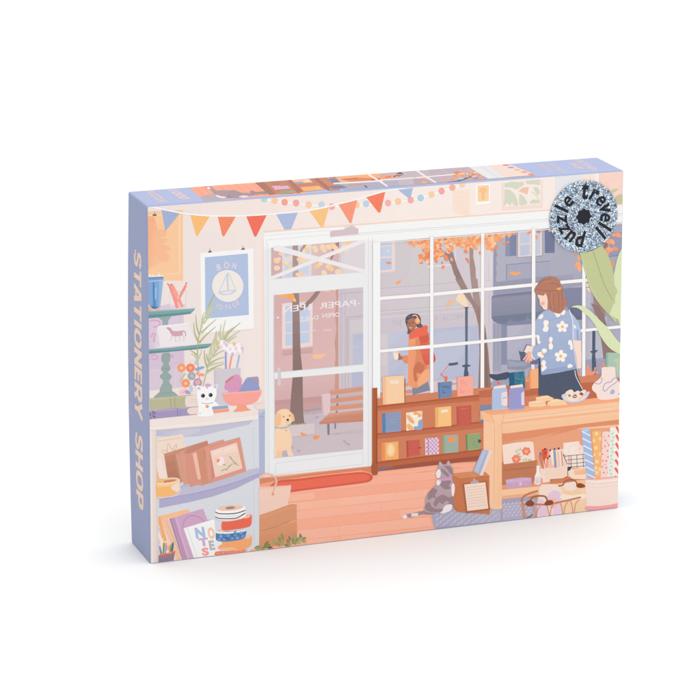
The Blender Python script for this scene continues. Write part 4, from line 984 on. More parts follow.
LS('c9c3e2', 6, 100, 315, 118, 345, 150, 364, 200, 372, 260, 362, 310, 335, 346, 280); LS('c9c3e2', 5, 100, 315, 150, 300); LS('c9c3e2', 5, 300, 280, 346, 276)
# --- big green leaves
Z(545, 235)
C('dfe8bf', 675, 110, 700, 100, 720, 800, 640, 760, 600, 560, 590, 430, 605, 320, 635, 190)
P('dfe8bf', 680, 110, 720, 100, 720, 780, 600, 700, 596, 400, 640, 190)
C('c8ce9f', 300, 150, 310, 60, 440, 60, 510, 110, 560, 200, 595, 320, 605, 430, 630, 490, 610, 560, 625, 760, 560, 700, 480, 610, 400, 490, 350, 330)
P('c8ce9f', 310, 165, 330, 60, 480, 80, 530, 160, 580, 270, 600, 380, 600, 470, 630, 490, 605, 500, 604, 580, 630, 720, 555, 690, 470, 600, 400, 470, 350, 320)
LS('8f9a78', 4, 415, 140, 445, 220, 480, 330, 520, 440, 590, 570); LS('d3d9b0', 6, 320, 180, 350, 300, 390, 430, 470, 580)
Z(545, 310)
P('c9cf9d', 520, -80, 600, -40, 625, 60, 560, 40)
C('e0e8c0', 230, -28, 290, -15, 380, 60, 440, 140, 490, 240, 560, 330, 640, 380, 700, 400, 700, 340, 620, 250, 560, 170, 480, 90, 400, 10, 330, -35, 270, -42)
P('dfe8bf', 560, 40, 640, 80, 680, 130, 680, -40, 600, -60)
DOTS('b9c39a', 3, 565, 292, 610, 352, 430, 130, 560, 260)
# --- left: cabinet, shelves and stationery
Z(120, 240)
P('dfcbe0', 240, 590, 330, 580, 430, 560, 555, 690, 555, 1290, 250, 1320)
Z(120, 310)
P('dcc6df', 248, 20, 556, -10, 564, 500, 252, 530); P('e0cce2', 252, 60, 556, 40, 558, 300, 252, 330)
dash('e59ccb', 3, 24, 525, 60, 530, 500, .5); dash('e59ccb', 3, 24, 252, 490, 530, 462, .5)
for p_ in ((262, 100, 285, 90, 330, 95, 352, 115, 335, 140, 290, 150), (270, 240, 290, 205, 310, 215, 295, 245, 305, 275, 285, 270), (265, 405, 290, 395, 320, 400, 330, 420, 300, 432, 270, 425), (440, 405, 455, 395, 470, 410, 452, 418), (290, 60, 330, 50), (368, 395, 375, 410, 360, 415)):
    LS('e3a9d2', 11, *p_)
L('f8d8c4', 5, 252, 535, 360, 520); L('eecdd6', 4, 490, 470, 690, 440); L('e9dde2', 3, 487, 480, 487, 700)
# blue jar with brushes
Z(120, 240)
P('f3eee6', 246, 310, 262, 295, 275, 318, 290, 300, 318, 315, 345, 288, 352, 312, 376, 300, 384, 350, 246, 362); DOTS('f8e7a0', 5, 258, 306, 300, 318, 340, 302, 362, 316)
P('7fa9d8', 244, 325, 380, 320, 380, 350, 246, 365); P('88b0de', 246, 350, 378, 345, 352, 585, 300, 605, 262, 590, 246, 540)
P('6a98ce', 285, 370, 300, 368, 320, 590, 295, 595); P('a9c8ea', 305, 420, 320, 418, 315, 520, 305, 520); P('9dbfe6', 345, 350, 374, 348, 350, 580, 335, 585)
for y in range(380, 580, 14): L('476d9c', 4, 283+(y % 28)/4, y, 300, y+8)
L('5f86b4', 5, 246, 328, 290, 336, 330, 328, 380, 328); L('cdbde0', 9, 248, 362, 385, 352); L('e9dfe8', 4, 385, 362, 390, 580)
P('fbb58a', 250, 590, 275, 590, 290, 612, 262, 625, 250, 615); P('fbb58a', 310, 602, 350, 590, 340, 612, 318, 615); P('4f78a8', 270, 575, 310, 590, 335, 578, 320, 600, 285, 600)
# pencil glass
P('f3e9ea', 432, 460, 578, 448, 574, 590, 438, 600); P('ead4e4', 436, 570, 576, 560, 574, 592, 438, 602)
P('fb9f94', 415, 380, 428, 385, 470, 400, 515, 595, 490, 600, 440, 450); P('fbab9c', 440, 385, 465, 385, 500, 450, 558, 580, 535, 595, 470, 470); P('fb9f94', 565, 395, 586, 372, 580, 415, 535, 500, 512, 545, 498, 530, 530, 455)
P('fcc8bd', 500, 490, 515, 480, 520, 510, 508, 528); L('8a6a70', 7, 416, 378, 420, 392); L('8a6a70', 7, 448, 384, 452, 394); L('8a6a70', 7, 582, 370, 576, 384)
L('cdbdcd', 4, 432, 462, 578, 448); L('dccfdb', 4, 433, 465, 438, 598); L('dccfdb', 4, 577, 450, 574, 590); DOTS('d45f6b', 3, 425, 400, 440, 420, 455, 448, 515, 505, 560, 430)
# teal tiered stand
TL, TLD = '87aeb2', '6f99a0'
P(TL, 246, 620, 400, 612, 655, 596, 652, 612, 618, 645, 450, 665, 246, 684); P(TLD, 246, 655, 400, 648, 620, 628, 616, 646, 450, 666, 246, 686); P('9fc2c4', 246, 620, 655, 597, 650, 606, 246, 630)
Z(120, 310)
P('a0b3b3', 335, 66, 450, 56, 425, 90, 418, 130, 370, 132, 370, 95)
P('f2eaf0', 330, 142, 600, 112, 665, 300, 300, 335); P('fbf8fb', 330, 142, 600, 112, 605, 120, 332, 150); P('e3d6e4', 320, 210, 332, 200, 350, 320, 300, 333)
C('d8b0bb', 405, 160, 420, 150, 445, 160, 460, 180, 500, 185, 545, 180, 550, 205, 540, 225, 470, 230, 445, 210, 430, 178); LS('c98fa2', 7, 548, 180, 565, 188, 575, 210, 572, 230); LS('c79aa6', 7, 415, 158, 432, 170, 440, 190)
for a in ((455, 225, 440, 265), (475, 228, 485, 250, 488, 282), (530, 222, 522, 250, 520, 275), (545, 215, 560, 245, 555, 275)): LS('e6cdd5', 7, *a)
P(TL, 250, 345, 450, 330, 700, 300, 818, 290, 815, 300, 770, 330, 650, 345, 450, 362, 250, 382); P(TLD, 250, 360, 450, 350, 700, 325, 775, 318, 760, 333, 650, 346, 450, 364, 250, 384)
C('9db0ae', 372, 385, 435, 378, 438, 440, 425, 470, 440, 500, 436, 530, 420, 545, 452, 580, 430, 620, 425, 640, 452, 680, 455, 780, 350, 790, 355, 680, 375, 640, 380, 618, 350, 590, 352, 570, 376, 545, 360, 525, 362, 500, 380, 475, 362, 440)
Z(120, 380)
P('9fb2b0', 375, -10, 425, -12, 432, 20, 455, 50, 455, 95, 500, 125, 508, 138, 295, 158, 300, 142, 345, 105, 350, 70, 375, 30)
L('7fa09f', 3, 340, 118, 480, 108); dash('6d8f8f', 3, 14, 362, -95, 430, -100, .6); L('7fa09f', 3, 365, -232, 430, -240)
# books below the stand
P('c1bd9f', 260, 160, 500, 138, 690, 125, 690, 225, 480, 245, 262, 265); P('cac7ac', 262, 165, 680, 130, 680, 142, 262, 178); L('aaa67f', 5, 440, 150, 446, 245); L('aaa67f', 5, 476, 148, 482, 240); dash('b4af8a', 5, 12, 265, 180, 275, 262)
C('f1dfda', 575, 150, 610, 138, 695, 130, 695, 225, 600, 238, 572, 215); P('f1dfda', 600, 140, 700, 130, 700, 226, 600, 236); L('e3ccc8', 3, 600, 175, 695, 165); L('e3ccc8', 3, 600, 195, 695, 186)
P('ac9cc6', 258, 268, 480, 245, 590, 238, 690, 232, 700, 300, 480, 322, 258, 348); P('b9abd1', 258, 270, 590, 240, 590, 252, 258, 284); L('8a7aa8', 5, 500, 246, 506, 322); dash('8a7aa8', 4, 8, 525, 248, 530, 318)
DOTS('8d7bab', 4, *[v for i in range(40) for v in (R.uniform(260, 315), R.uniform(275, 342))])
C('f3ded6', 590, 258, 620, 242, 700, 236, 700, 292, 620, 300, 592, 285); L('a99ac2', 5, 600, 240, 700, 231); L('c99bb4', 4, 610, 304, 700, 297)
# counter top
P('f4e7e4', 255, 345, 480, 322, 700, 300, 1140, 250, 1215, 290, 1215, 345, 700, 408, 255, 442)
P('f7ecea', 256, 395, 700, 352, 1215, 292, 1215, 340, 700, 404, 256, 438); L('f5d8c8', 4, 258, 406, 700, 362, 1213, 300); L('f2d9cc', 3, 258, 440, 700, 404, 1215, 346)
# cabinet interior
Z(120, 380)
P('dfdeea', 256, 442, 700, 406, 1215, 348, 1225, 1470, 256, 1620)
P('cbc6dd', 312, 440, 700, 408, 1160, 352, 1130, 388, 700, 490, 560, 498, 312, 480)
GRAD('c6c1da', 'd5d0e3', 4, 312, 460, 560, 520, 318, 442, 700, 412, 700, 450, 560, 500, 318, 490); P('c8c4dc', 320, 440, 700, 408, 1165, 350, 1165, 356, 700, 420, 320, 455)
L('d8cbdc', 3, 1166, 365, 1172, 1430); L('e4ddea', 3, 1215, 348, 1222, 1460)
P('efe0da', 256, 445, 318, 440, 322, 1480, 300, 1620, 268, 1620); P('f4e9e6', 256, 445, 276, 444, 290, 1620, 268, 1620); P('e7d4cd', 308, 444, 318, 442, 332, 1610, 322, 1612)
# pale blue plinth beside the door
Z(190, 380)
P('babfdc', 600, 255, 655, 250, 655, 830, 605, 830); P('cdd0e6', 600, 255, 655, 250, 655, 262, 606, 300); L('9fa6cc', 5, 605, 325, 655, 320); P('f3e1db', 560, 200, 655, 190, 655, 250, 590, 258, 560, 235)
L('f6cfba', 4, 560, 212, 655, 200)
# fern behind the counter
GC = ('c9cba0', 'bcc090', 'b5b987', 'd2d5b0')
Z(190, 310)
def frond(pts, stems, w=9, c='b2b684'):
    LS(c, 8, *pts)
    for a in stems: TP(R.choice(('cdd0aa', 'c3c79b', 'd0d3ae', 'bcc192')), 19, 5, *a)
frond((215, -140, 175, -60, 130, 60, 95, 170, 75, 250, 65, 350, 70, 480, 82, 600), ((85, 220, 60, 150, 50, 40), (75, 280, 40, 200, 32, 110), (100, 160, 110, 60, 130, 20), (100, 200, 150, 150, 230, 80), (80, 290, 130, 230, 225, 145), (120, 120, 160, 70, 240, 30), (70, 400, 30, 370, 0, 350), (70, 430, 95, 380, 100, 345), (68, 440, 40, 400, 5, 385), (110, 100, 150, 30, 200, -30), (140, 30, 190, -60, 235, -90), (140, 50, 200, -10, 250, -50)))
frond((115, 665, 140, 560, 170, 450, 220, 370, 260, 320, 290, 270), ((135, 560, 200, 520, 280, 510), (145, 540, 220, 500, 300, 470), (160, 490, 220, 470, 300, 455), (170, 470, 240, 430, 320, 410), (200, 410, 260, 370, 330, 345), (170, 450, 170, 380, 190, 290), (190, 400, 190, 320, 215, 240), (215, 370, 215, 280, 232, 180), (240, 330, 230, 250, 236, 200), (150, 500, 130, 430, 125, 350), (165, 450, 150, 420, 145, 380)), 9, 'b9bb8a')
frond((270, 290, 290, 260, 300, 250), ((270, 260, 265, 200, 272, 120), (290, 250, 290, 180, 310, 90), (300, 260, 340, 200, 440, 110), (310, 270, 380, 220, 440, 180), (320, 285, 370, 250, 410, 225), (280, 270, 255, 220, 250, 180), (300, 240, 330, 190, 385, 150)), 9, 'b8ba8c')
# lilac pencil pot and pencil toppers
P('d9cedc', 208, 528, 300, 515, 442, 505, 445, 700, 360, 830, 215, 830); P('d3c7d8', 208, 528, 230, 526, 232, 830, 215, 830)
P('a5a9dc', 305, 370, 320, 365, 322, 512, 306, 516); P('fba898', 358, 400, 374, 398, 352, 510, 336, 514); P('a9bfea', 424, 395, 438, 392, 418, 500, 404, 506)
C('fbf6f8', 256, 300, 262, 270, 290, 262, 320, 280, 340, 300, 385, 290, 400, 300, 425, 285, 450, 310, 460, 345, 440, 380, 415, 360, 385, 385, 340, 385, 320, 360, 290, 345, 268, 335)
for x, y, c in ((250, 285, 'fbc88f'), (318, 305, 'ecc5e0'), (385, 298, 'fbc88f'), (455, 335, 'ecc5e0'), (372, 385, 'd8bfe4'), (300, 285, 'd9d5f0'), (400, 335, 'f3d5e6'), (350, 340, 'e9e0f4'), (275, 320, 'f4dfe8')): C(c, x-12, y-10, x+8, y-14, x+12, y+10, x-4, y+18)
LS('e9c9e0', 5, 440, 300, 460, 320, 465, 350, 455, 375)
# flowers on stems
Z(165, 355, 11.667)
for c, x, y, r_, c2 in (('f9a978', 193, 150, 52, 'fde3d0'), ('fb9374', 297, 150, 54, 'fdd5c4'), ('fba573', 242, 330, 52, 'fde3d0'), ('c3a0cc', 380, 320, 50, 'fbd9c4')):
    for k in range(8):
        a = math.radians(k*45); E(c, x+r_*.6*math.cos(a), y+r_*.6*math.sin(a), r_*.42, r_*.42, 0, 8)
    E(c, x, y, r_*.65, r_*.65); E(c2, x, y, 15, 15); E(c, x, y, 6, 6)
L('cdd3a8', 20, 240, 210, 170, 310); L('bcc48e', 5, 235, 225, 175, 305)
for k in range(14):
    a = math.radians(k*26); L('6f9bb4', 10, 310, 246, 310+50*math.cos(a), 246+50*math.sin(a))
E('9cc0cf', 310, 246, 30, 30); E('f7b79b', 314, 243, 18, 18)
C('9db3d0', 350, 160, 400, 140, 450, 132, 455, 152, 410, 172, 365, 185); C('fba58c', 362, 215, 380, 195, 420, 215, 460, 222, 450, 245, 410, 245, 375, 232); E('f9d0c0', 400, 212, 10, 10)
C('c3a0cc', 330, 350, 345, 300, 400, 340, 430, 300, 425, 350, 380, 365); E('fcd0b0', 383, 318, 24, 22); E('fb9a6c', 383, 318, 13, 13); C('c8d3e4', 280, 370, 310, 350, 325, 400, 315, 440, 290, 420); C('c2ccea', 345, 90, 370, 65, 385, 90, 375, 110, 350, 110)
C('efcfe0', 160, 430, 190, 400, 250, 395, 240, 470, 180, 468); E('fbd9d0', 208, 433, 26, 24); E('f4b0a8', 208, 433, 12, 12); C('b9a4d4', 230, 420, 270, 410, 300, 455, 245, 450)
C('c8cad9', 440, 640, 445, 600, 420, 560)
# white cat ornament
C('fcfafc', 375, 420, 365, 370, 380, 350, 420, 375, 480, 362, 550, 368, 590, 345, 612, 350, 600, 400, 600, 470, 575, 530, 600, 555, 625, 580, 590, 590, 560, 600, 555, 700, 390, 710, 390, 640, 385, 560, 372, 490)
Z(190, 380)
C('fcfafc', 80, 200, 110, 180, 200, 180, 230, 200, 250, 222, 205, 230, 195, 240, 202, 300, 150, 306, 80, 302, 75, 270, 84, 235)
C('fcfafc', 60, 130, 60, 80, 55, 60, 80, 50, 100, 58, 160, 55, 205, 55, 235, 38, 240, 60, 225, 90, 225, 150, 205, 190, 150, 208, 90, 195)
P('b9c8ea', 62, 70, 78, 58, 90, 70, 74, 88); P('fbd9b9', 82, 78, 92, 70, 94, 84, 84, 92); P('b9c8ea', 212, 50, 236, 44, 228, 72, 214, 70); P('fbdcb9', 203, 60, 212, 56, 214, 70, 204, 76)
C('d3b3dc', 130, 48, 150, 30, 180, 38, 178, 55, 155, 60); C('b9c8ea', 135, 60, 152, 52, 158, 70, 145, 72); E('f9c294', 150, 68, 8, 7)
for x, y in ((113, 137), (180, 131)): E('4d5468', x, y, 18, 18); E('2c3044', x+2, y+1, 11, 11); E('7f98b8', x-7, y-5, 5, 5)
C('fbe5e2', 130, 165, 150, 150, 168, 165, 150, 178); LS('9ba3c6', 5, 100, 198, 130, 206, 170, 206, 205, 192); C('f9a87e', 135, 235, 142, 218, 160, 220, 165, 235, 150, 247); E('e4dff0', 88, 290, 12, 8); L('e6e2ee', 3, 120, 250, 118, 298); L('e6e2ee', 3, 160, 250, 165, 298)
# small books and yarn bowl
P('9fb0cf', 192, 234, 330, 222, 334, 246, 195, 262); P('fda98c', 200, 265, 340, 250, 342, 276, 206, 292)
C('e3a5c6', 308, 30, 320, 0, 385, -45, 425, -45, 455, 0, 440, 60, 420, 110, 340, 110)
DOTS('a88a6a', 5, 335, 38, 380, 30, 416, 66)
C('9fa8d4', 430, 110, 470, 20, 500, -20, 545, -25, 590, -30, 602, 0, 600, 60, 590, 100)
Z(190, 310)
C('e0a1c4', 308, 640, 330, 610, 385, 582, 425, 600, 448, 640, 455, 670, 420, 700, 310, 700); C('9ca6d3', 440, 700, 470, 650, 500, 610, 545, 598, 590, 620, 602, 660, 600, 700)
P('cf9080', 305, 625, 372, 575, 384, 588, 315, 640); P('d39b8a', 532, 590, 545, 583, 606, 630, 600, 642)
Z(190, 380)
P('fdaea4', 278, 115, 450, 102, 628, 85, 620, 130, 590, 180, 540, 210, 430, 226, 350, 220, 300, 180); P('fdbcb2', 278, 115, 628, 86, 626, 100, 282, 128); L('fba08e', 4, 345, 216, 540, 208); P('fba98a', 415, 226, 490, 222, 500, 245, 535, 262, 450, 275, 375, 278, 410, 245)
# upper compartment: patterned card, frames, tape
Z(120, 430)
P('f5e0d4', 320, 70, 548, 35, 575, 135, 560, 440, 322, 430); L('ecc3ac', 5, 325, 98, 535, 68); dash('ecc3ac', 5, 8, 540, 68, 556, 130)
for a in ((412, 190, 420, 120, 455, 175), (455, 175, 490, 125, 490, 160, 455, 190), (370, 175, 400, 180, 430, 205), (365, 190, 390, 210)): LS('d9a78f', 4, *a)
P('f7e4dc', 322, 250, 350, 240, 420, 430, 330, 430); P('eebfa8', 322, 330, 345, 430, 322, 430)
P('cb9179', 384, 208, 760, 92, 775, 150, 520, 480, 420, 440); P('b97f6a', 384, 208, 450, 188, 510, 470, 420, 430); GRAD('c98f77', 'bd836d', 3, 400, 200, 440, 440, 384, 208, 460, 186, 520, 440, 418, 425)
P('d29983', 384, 208, 760, 92, 768, 122, 500, 200, 395, 235); P('dca48e', 485, 205, 630, 180, 700, 400, 560, 490, 520, 350)
L('e5b39e', 5, 490, 210, 540, 440); P('de9f8a', 490, 205, 900, 85, 910, 110, 620, 185, 500, 225)
P('e0a591', 530, 185, 600, 170, 660, 470, 560, 485); P('c98d78', 580, 180, 605, 175, 650, 400, 630, 410)
P('dd9f8a', 600, 180, 900, 85, 910, 105, 920, 450, 730, 480, 600, 500)
P('f3c3b1', 632, 195, 665, 185, 700, 430, 672, 440); P('d79a80', 672, 175, 760, 150, 790, 470, 705, 480); L('b77e6a', 4, 755, 160, 800, 470)
P('cf9280', 600, 500, 660, 480, 640, 470, 590, 480)
P('c2bcd8', 470, 500, 600, 470, 1000, 400, 1208, 330, 1208, 360, 1000, 470, 700, 540, 470, 590)
Z(190, 430)
P('c8c3dc', -290, 560, -60, 500, 115, 470, 300, 430, 490, 365, 520, 345, 605, 340, 605, 385, 400, 450, 200, 510, 0, 560, -290, 600)
P('b9b1d6', -270, 610, 0, 562, 200, 515, 400, 455, 605, 380, 608, 408, 400, 510, 200, 580, 0, 628, -270, 682); LS('a597c8', 4, -270, 608, 0, 560, 200, 515, 400, 455, 520, 410, 605, 380)
P('de9f8b', -40, 210, 140, 150, 180, 460, 110, 485, 60, 480, 0, 500, -30, 400); P('cf917a', -10, 160, 150, 92, 160, 130, 0, 200, -60, 205); P('f4c5b4', 20, 205, 55, 195, 95, 425, 68, 435); P('d89a80', 60, 185, 115, 165, 160, 455, 105, 465); L('b97f6a', 5, 120, 170, 180, 460)
P('e3a391', 125, 150, 200, 108, 290, 82, 300, 100, 435, 62, 492, 360, 180, 465, 155, 400); P('d9968a', 186, 460, 170, 180, 180, 180, 215, 405); L('d18f7c', 4, 300, 104, 160, 150); P('f5d7ca', 175, 182, 408, 108, 458, 335, 220, 412); P('f8ddd2', 185, 190, 400, 120, 410, 180, 200, 240)
L('fbe9e4', 9, 210, 205, 235, 195, 260, 185); L('fbe9e4', 9, 300, 175, 340, 160, 375, 150); 
C('fbe8ec', 235, 290, 250, 240, 290, 240, 295, 290, 260, 310); C('fb9f5c', 232, 270, 240, 250, 258, 255, 255, 275, 240, 285)
LS('9fbf8a', 5, 270, 355, 330, 330, 370, 295, 420, 305); LS('9fbf8a', 5, 345, 230, 370, 260, 400, 295, 430, 310)
for x, y, a in ((290, 350, -20), (315, 345, 10), (335, 325, -50), (350, 310, -20), (360, 250, 50), (378, 272, 60), (352, 238, 40), (300, 302, 0), (395, 285, 30)): LF('a3c191', x, y, 34, 12, a)
# washi tape at left
Z(120, 430)
C('fbc17f', 325, 440, 400, 428, 480, 425, 515, 440, 520, 500, 505, 550, 440, 575, 325, 585); P('fbc17f', 322, 445, 400, 440, 400, 582, 322, 586); P('fdd39c', 322, 470, 420, 468, 500, 455, 510, 470, 440, 490, 322, 500)
P('f9e2cf', 440, 500, 515, 450, 518, 520, 500, 545, 460, 525); LS('fbeadf', 8, 322, 468, 420, 466, 505, 445, 516, 432, 480, 420, 410, 422); LS('f1e2ea', 7, 322, 590, 400, 588, 470, 575, 515, 548, 524, 500, 520, 440); C('d98f74', 380, 448, 400, 440, 470, 432, 490, 440, 430, 456); E('6b7f74', 393, 457, 7, 5)
L('c9bcd8', 4, 328, 598, 460, 585)
# lower compartment
Z(120, 490)
P('fdc698', 333, 230, 600, 165, 610, 195, 430, 250, 380, 440, 335, 260); P('fbdcc6', 350, 265, 600, 200, 470, 420, 520, 600, 440, 615, 380, 450); P('fbb67c', 333, 235, 350, 230, 410, 440, 380, 450, 335, 290)
P('fde6d8', 335, 340, 380, 440, 400, 600, 335, 620); P('dccfe4', 333, 420, 350, 440, 345, 560, 333, 560); L('c7a3d8', 4, 333, 330, 370, 420)
P('f5cbb0', 360, 262, 420, 248, 520, 520, 548, 600, 500, 610, 430, 440); L('cfa89a', 3, 400, 262, 545, 600)
Z(180, 490)
P('d8accf', -95, 250, -60, 240, 200, 162, 240, 262, 285, 255, 240, 560, 105, 600, 20, 605); P('c49cc0', -75, 245, -50, 238, 60, 600, 35, 603); L('ecd5ea', 4, -40, 235, 75, 600); P('b98fb4', -95, 250, -78, 246, 30, 605, 20, 605)
LS('b394b8', 6, 22, 335, 35, 270, 80, 228, 130, 225, 180, 245, 210, 275)
P('fbfafc', 30, 335, 290, 255, 300, 262, 330, 560, 310, 572, 120, 592); L('ddd3e2', 4, 60, 328, 150, 588); L('e6e0ea', 4, 32, 336, 120, 592)
P('f3f1f6', 305, 420, 370, 460, 370, 500, 320, 560, 305, 560)
def slab(c, ch, x, y, w_, dx, h, b=.055): T(c, ch, x, y, x+w_, y-w_*.12, -h*.18, -h, 0, b)
slab('b6c8ea', 'N', 140, 420, 84, 0, 84); slab('fbcdb8', 'O', 250, 424, 60, 0, 88); slab('d8b4dd', 'T', 170, 490, 82, 0, 62); slab('c4c0c4', 'E', 260, 522, 48, 0, 74); slab('fba9a4', 'S', 195, 572, 62, 0, 60)
# tape stack
C('fb9174', 305, 545, 340, 535, 450, 530, 560, 520, 575, 535, 400, 555, 310, 570); P('fb9174', 305, 545, 560, 520, 560, 540, 305, 570); DOTS('fdc3a4', 5, 330, 555, 380, 548, 430, 542, 480, 538, 530, 530)
C('fbb27c', 330, 510, 370, 470, 500, 430, 600, 395, 627, 410, 625, 470, 600, 500, 520, 530, 400, 522); P('fbb27c', 365, 450, 560, 415, 625, 405, 625, 475, 560, 510, 370, 515); C('f7cdb2', 560, 420, 600, 392, 622, 400, 600, 425); P('fdc898', 340, 505, 460, 500, 520, 525, 400, 525)
C('5b8fc0', 315, 370, 340, 360, 450, 360, 570, 345, 572, 400, 540, 430, 420, 450, 330, 445, 312, 420); C('f6eff4', 312, 365, 330, 355, 420, 365, 560, 345, 575, 350, 560, 362, 420, 382, 330, 380)
C('fbc5b0', 330, 352, 400, 335, 400, 352, 345, 362)
for x, y in ((355, 405), (420, 400), (480, 395), (530, 375), (385, 430), (450, 425), (500, 420), (545, 405), (340, 430), (480, 368)): C('9aa9dc', x-14, y, x, y-14, x+16, y-4, x+6, y+12)
DOTS('3d6ea0', 4, *[v for i in range(40) for v in (R.uniform(325, 560), R.uniform(380, 435))])
C('f37a62', 372, 270, 450, 265, 560, 230, 615, 212, 628, 240, 622, 300, 590, 325, 480, 345, 372, 350); P('f37a62', 370, 275, 500, 255, 500, 342, 370, 350); C('fbc5ac', 540, 240, 590, 212, 618, 222, 590, 245)
DOTS('e05f4d', 4, *[v for j in range(5) for i in range(12) for v in (385+i*20, 290+j*13-i*3.2)])
C('fbfafb', 308, 200, 320, 165, 400, 135, 480, 128, 560, 140, 575, 180, 572, 225, 520, 255, 420, 272, 340, 265, 308, 240)
C('f6cdb8', 332, 160, 380, 140, 460, 130, 545, 138, 545, 155, 480, 175, 390, 182, 340, 175); C('a9908f', 395, 155, 440, 142, 480, 148, 470, 160, 420, 168)
for o_ in (0, 42): LS('6b6274', 9, 308, 190+o_, 340, 205+o_, 420, 208+o_, 500, 200+o_, 572, 176+o_ if o_ == 0 else 200)
LS('cfc8d8', 4, 308, 212, 350, 228, 430, 230, 510, 222, 572, 196); LS('c8c0d2', 4, 312, 252, 360, 264, 440, 264, 520, 250)
# pencil cup
Z(120, 490)
for c, f in (('7fa0b9', (340, 495, 352, 488, 372, 560, 352, 570)), ('8a9f5c', (376, 470, 384, 452, 392, 470, 388, 560, 372, 560)), ('c69ad4', (396, 470, 406, 458, 410, 470, 408, 560, 392, 560)), ('93a95a', (436, 480, 446, 470, 450, 545, 430, 548)), ('55799c', (452, 470, 466, 450, 470, 470, 462, 545, 445, 548)), ('fbb27c', (412, 490, 428, 480, 432, 545, 415, 550)), ('eef2f6', (405, 532, 425, 525, 425, 550, 405, 552))): P(c, *f)
P('99849c', 335, 570, 480, 545, 468, 615, 335, 632); LS('f4704f', 10, 335, 574, 400, 570, 460, 552, 482, 534); LS('f4906f', 5, 340, 560, 400, 555, 470, 532); DOTS('b5a2b9', 3, 350, 590, 380, 600, 420, 590, 440, 600, 400, 580)
P('efe0da', 262, 1, 330, 1, 334, 640, 270, 640) if False else None
# --- bag, carton and leaves beside the cabinet
Z(240, 490)
P('e0a07b', 167, 225, 200, 200, 430, 130, 495, 122, 497, 262, 440, 272, 430, 284, 167, 364); GRAD('e4a67f', 'dc9a74', 3, 170, 240, 170, 480, 167, 372, 300, 330, 497, 268, 500, 470, 300, 490, 167, 505)
P('e3a47e', 167, 232, 420, 140, 490, 125, 490, 150, 420, 170, 167, 262); L('bd7d5e', 5, 170, 364, 300, 325, 435, 276); P('f6a98a', 440, 272, 497, 260, 497, 268, 440, 284)
P('d6916d', 420, 132, 470, 122, 470, 132, 425, 142)
P('f8d3c4', 165, -30, 300, -35, 447, -45, 440, 20, 415, 130, 300, 175, 167, 220); P('f6c8b6', 165, -25, 447, -45, 445, -32, 165, -8)
Z(240, 460)
LS('eac2b0', 18, 168, 160, 200, 130, 250, 122, 300, 145, 318, 190, 300, 240, 285, 300); LS('f8d9cc', 6, 172, 155, 210, 128, 255, 118, 300, 138)
C('d9a893', 275, 295, 290, 285, 298, 300, 285, 310)
Z(240, 490)
GRN = ('a9a874', '9b9c68', 'b5b482', '8f8f62')
for x, y, a, l_ in ((155, 500, -10, 62), (150, 510, 10, 60), (185, 508, 20, 60), (230, 470, -50, 70), (245, 490, -40, 60), (215, 500, -20, 50), (260, 505, 10, 60), (300, 455, 50, 66), (330, 475, 30, 60), (365, 415, 80, 76), (350, 440, 60, 70), (370, 460, 100, 60), (420, 450, 60, 50), (440, 430, -70, 50), (430, 475, -40, 66), (480, 420, 85, 84), (495, 445, -60, 66), (470, 450, 60, 70), (525, 410, -70, 56), (540, 430, -40, 66), (560, 425, -30, 50), (510, 460, 10, 50), (400, 480, 10, 50), (560, 450, -10, 44)):
    LF(R.choice(GRN), x, y, l_, l_*.48, a)
for f in ((350, 390, 372, 480), (280, 440, 340, 485), (480, 385, 478, 470), (550, 400, 510, 470)): L('c6c59a', 3, *f)
for f in ((385, 490, 400, 440), (290, 498, 270, 480), (450, 480, 440, 440), (555, 470, 590, 465)): L('fba886', 8, *f)
LF('8d7a78', 432, 420, 46, 16, 80); LF('8d7a78', 530, 400, 46, 18, 70); LF('6f5f66', 262, 500, 50, 14, -10)

# ------------------------------------------------------------------ top artwork
TOP = Sheet((0, 0, H), (0, 0, 1), (1, 0, 0), (0, 1, 0), -W/2+.001, W/2-.001, .001, D-.0024)
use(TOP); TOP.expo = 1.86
Z(0, 0, 1)
TT = 'e6cfd0'
T(TT, 'PUZZLE', 144.8, 191, 160.5, 202.3, 7, -.6, 0, .03)
T(TT, '1000', 168, 190.4, 181.5, 199.6, 9, -.7, 0, .04)
T(TT, 'PUZZLE', 538.2, 164.6, 549.5, 171.8, 4.2, -.3, 0, .02)
T(TT, '1000 PIECE', 547, 163.2, 562, 172.6, 4.2, -.3, 0, .02)
T(TT, 'SHOP', 568.6, 163.4, 577.8, 169, 6.4, -.45, 0, .04)
T(TT, 'STATIONERY', 573, 159.6, 593.8, 171.6, 6.4, -.45, 0, .04)
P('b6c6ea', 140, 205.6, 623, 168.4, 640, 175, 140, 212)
CLIP(187, 185.4, 505, 162.4, 536.4, 175.6, 204.2, 201)
P('fcb094', 185, 180, 280, 170, 320, 205, 190, 210)
for i in range(11):
    x = 194+i*8.2; L('f09a80', .5, x, 187-i*.6, x+15, 200-i*.6)
P('c3aeb8', 200, 196.6, 213, 193.5, 225, 191, 240, 197, 205, 202)
Z(180, 165, 11.667)
TP('b59f9f', 26, 50, 280, 240, 340, 262, 390, 300, 430, 330); E('f1e2e0', 335, 268, 22, 13, 30); E('e9d8d6', 282, 238, 16, 10)
C('b39ca4', 390, 320, 430, 300, 520, 295, 640, 300, 720, 330, 760, 350, 700, 385, 600, 388, 520, 385, 440, 350); C('a08890', 560, 370, 580, 340, 660, 320, 700, 330, 640, 350, 600, 385); C('f4e7e4', 420, 350, 480, 365, 540, 375, 510, 388, 440, 375)
Z(230, 160, 11.667)
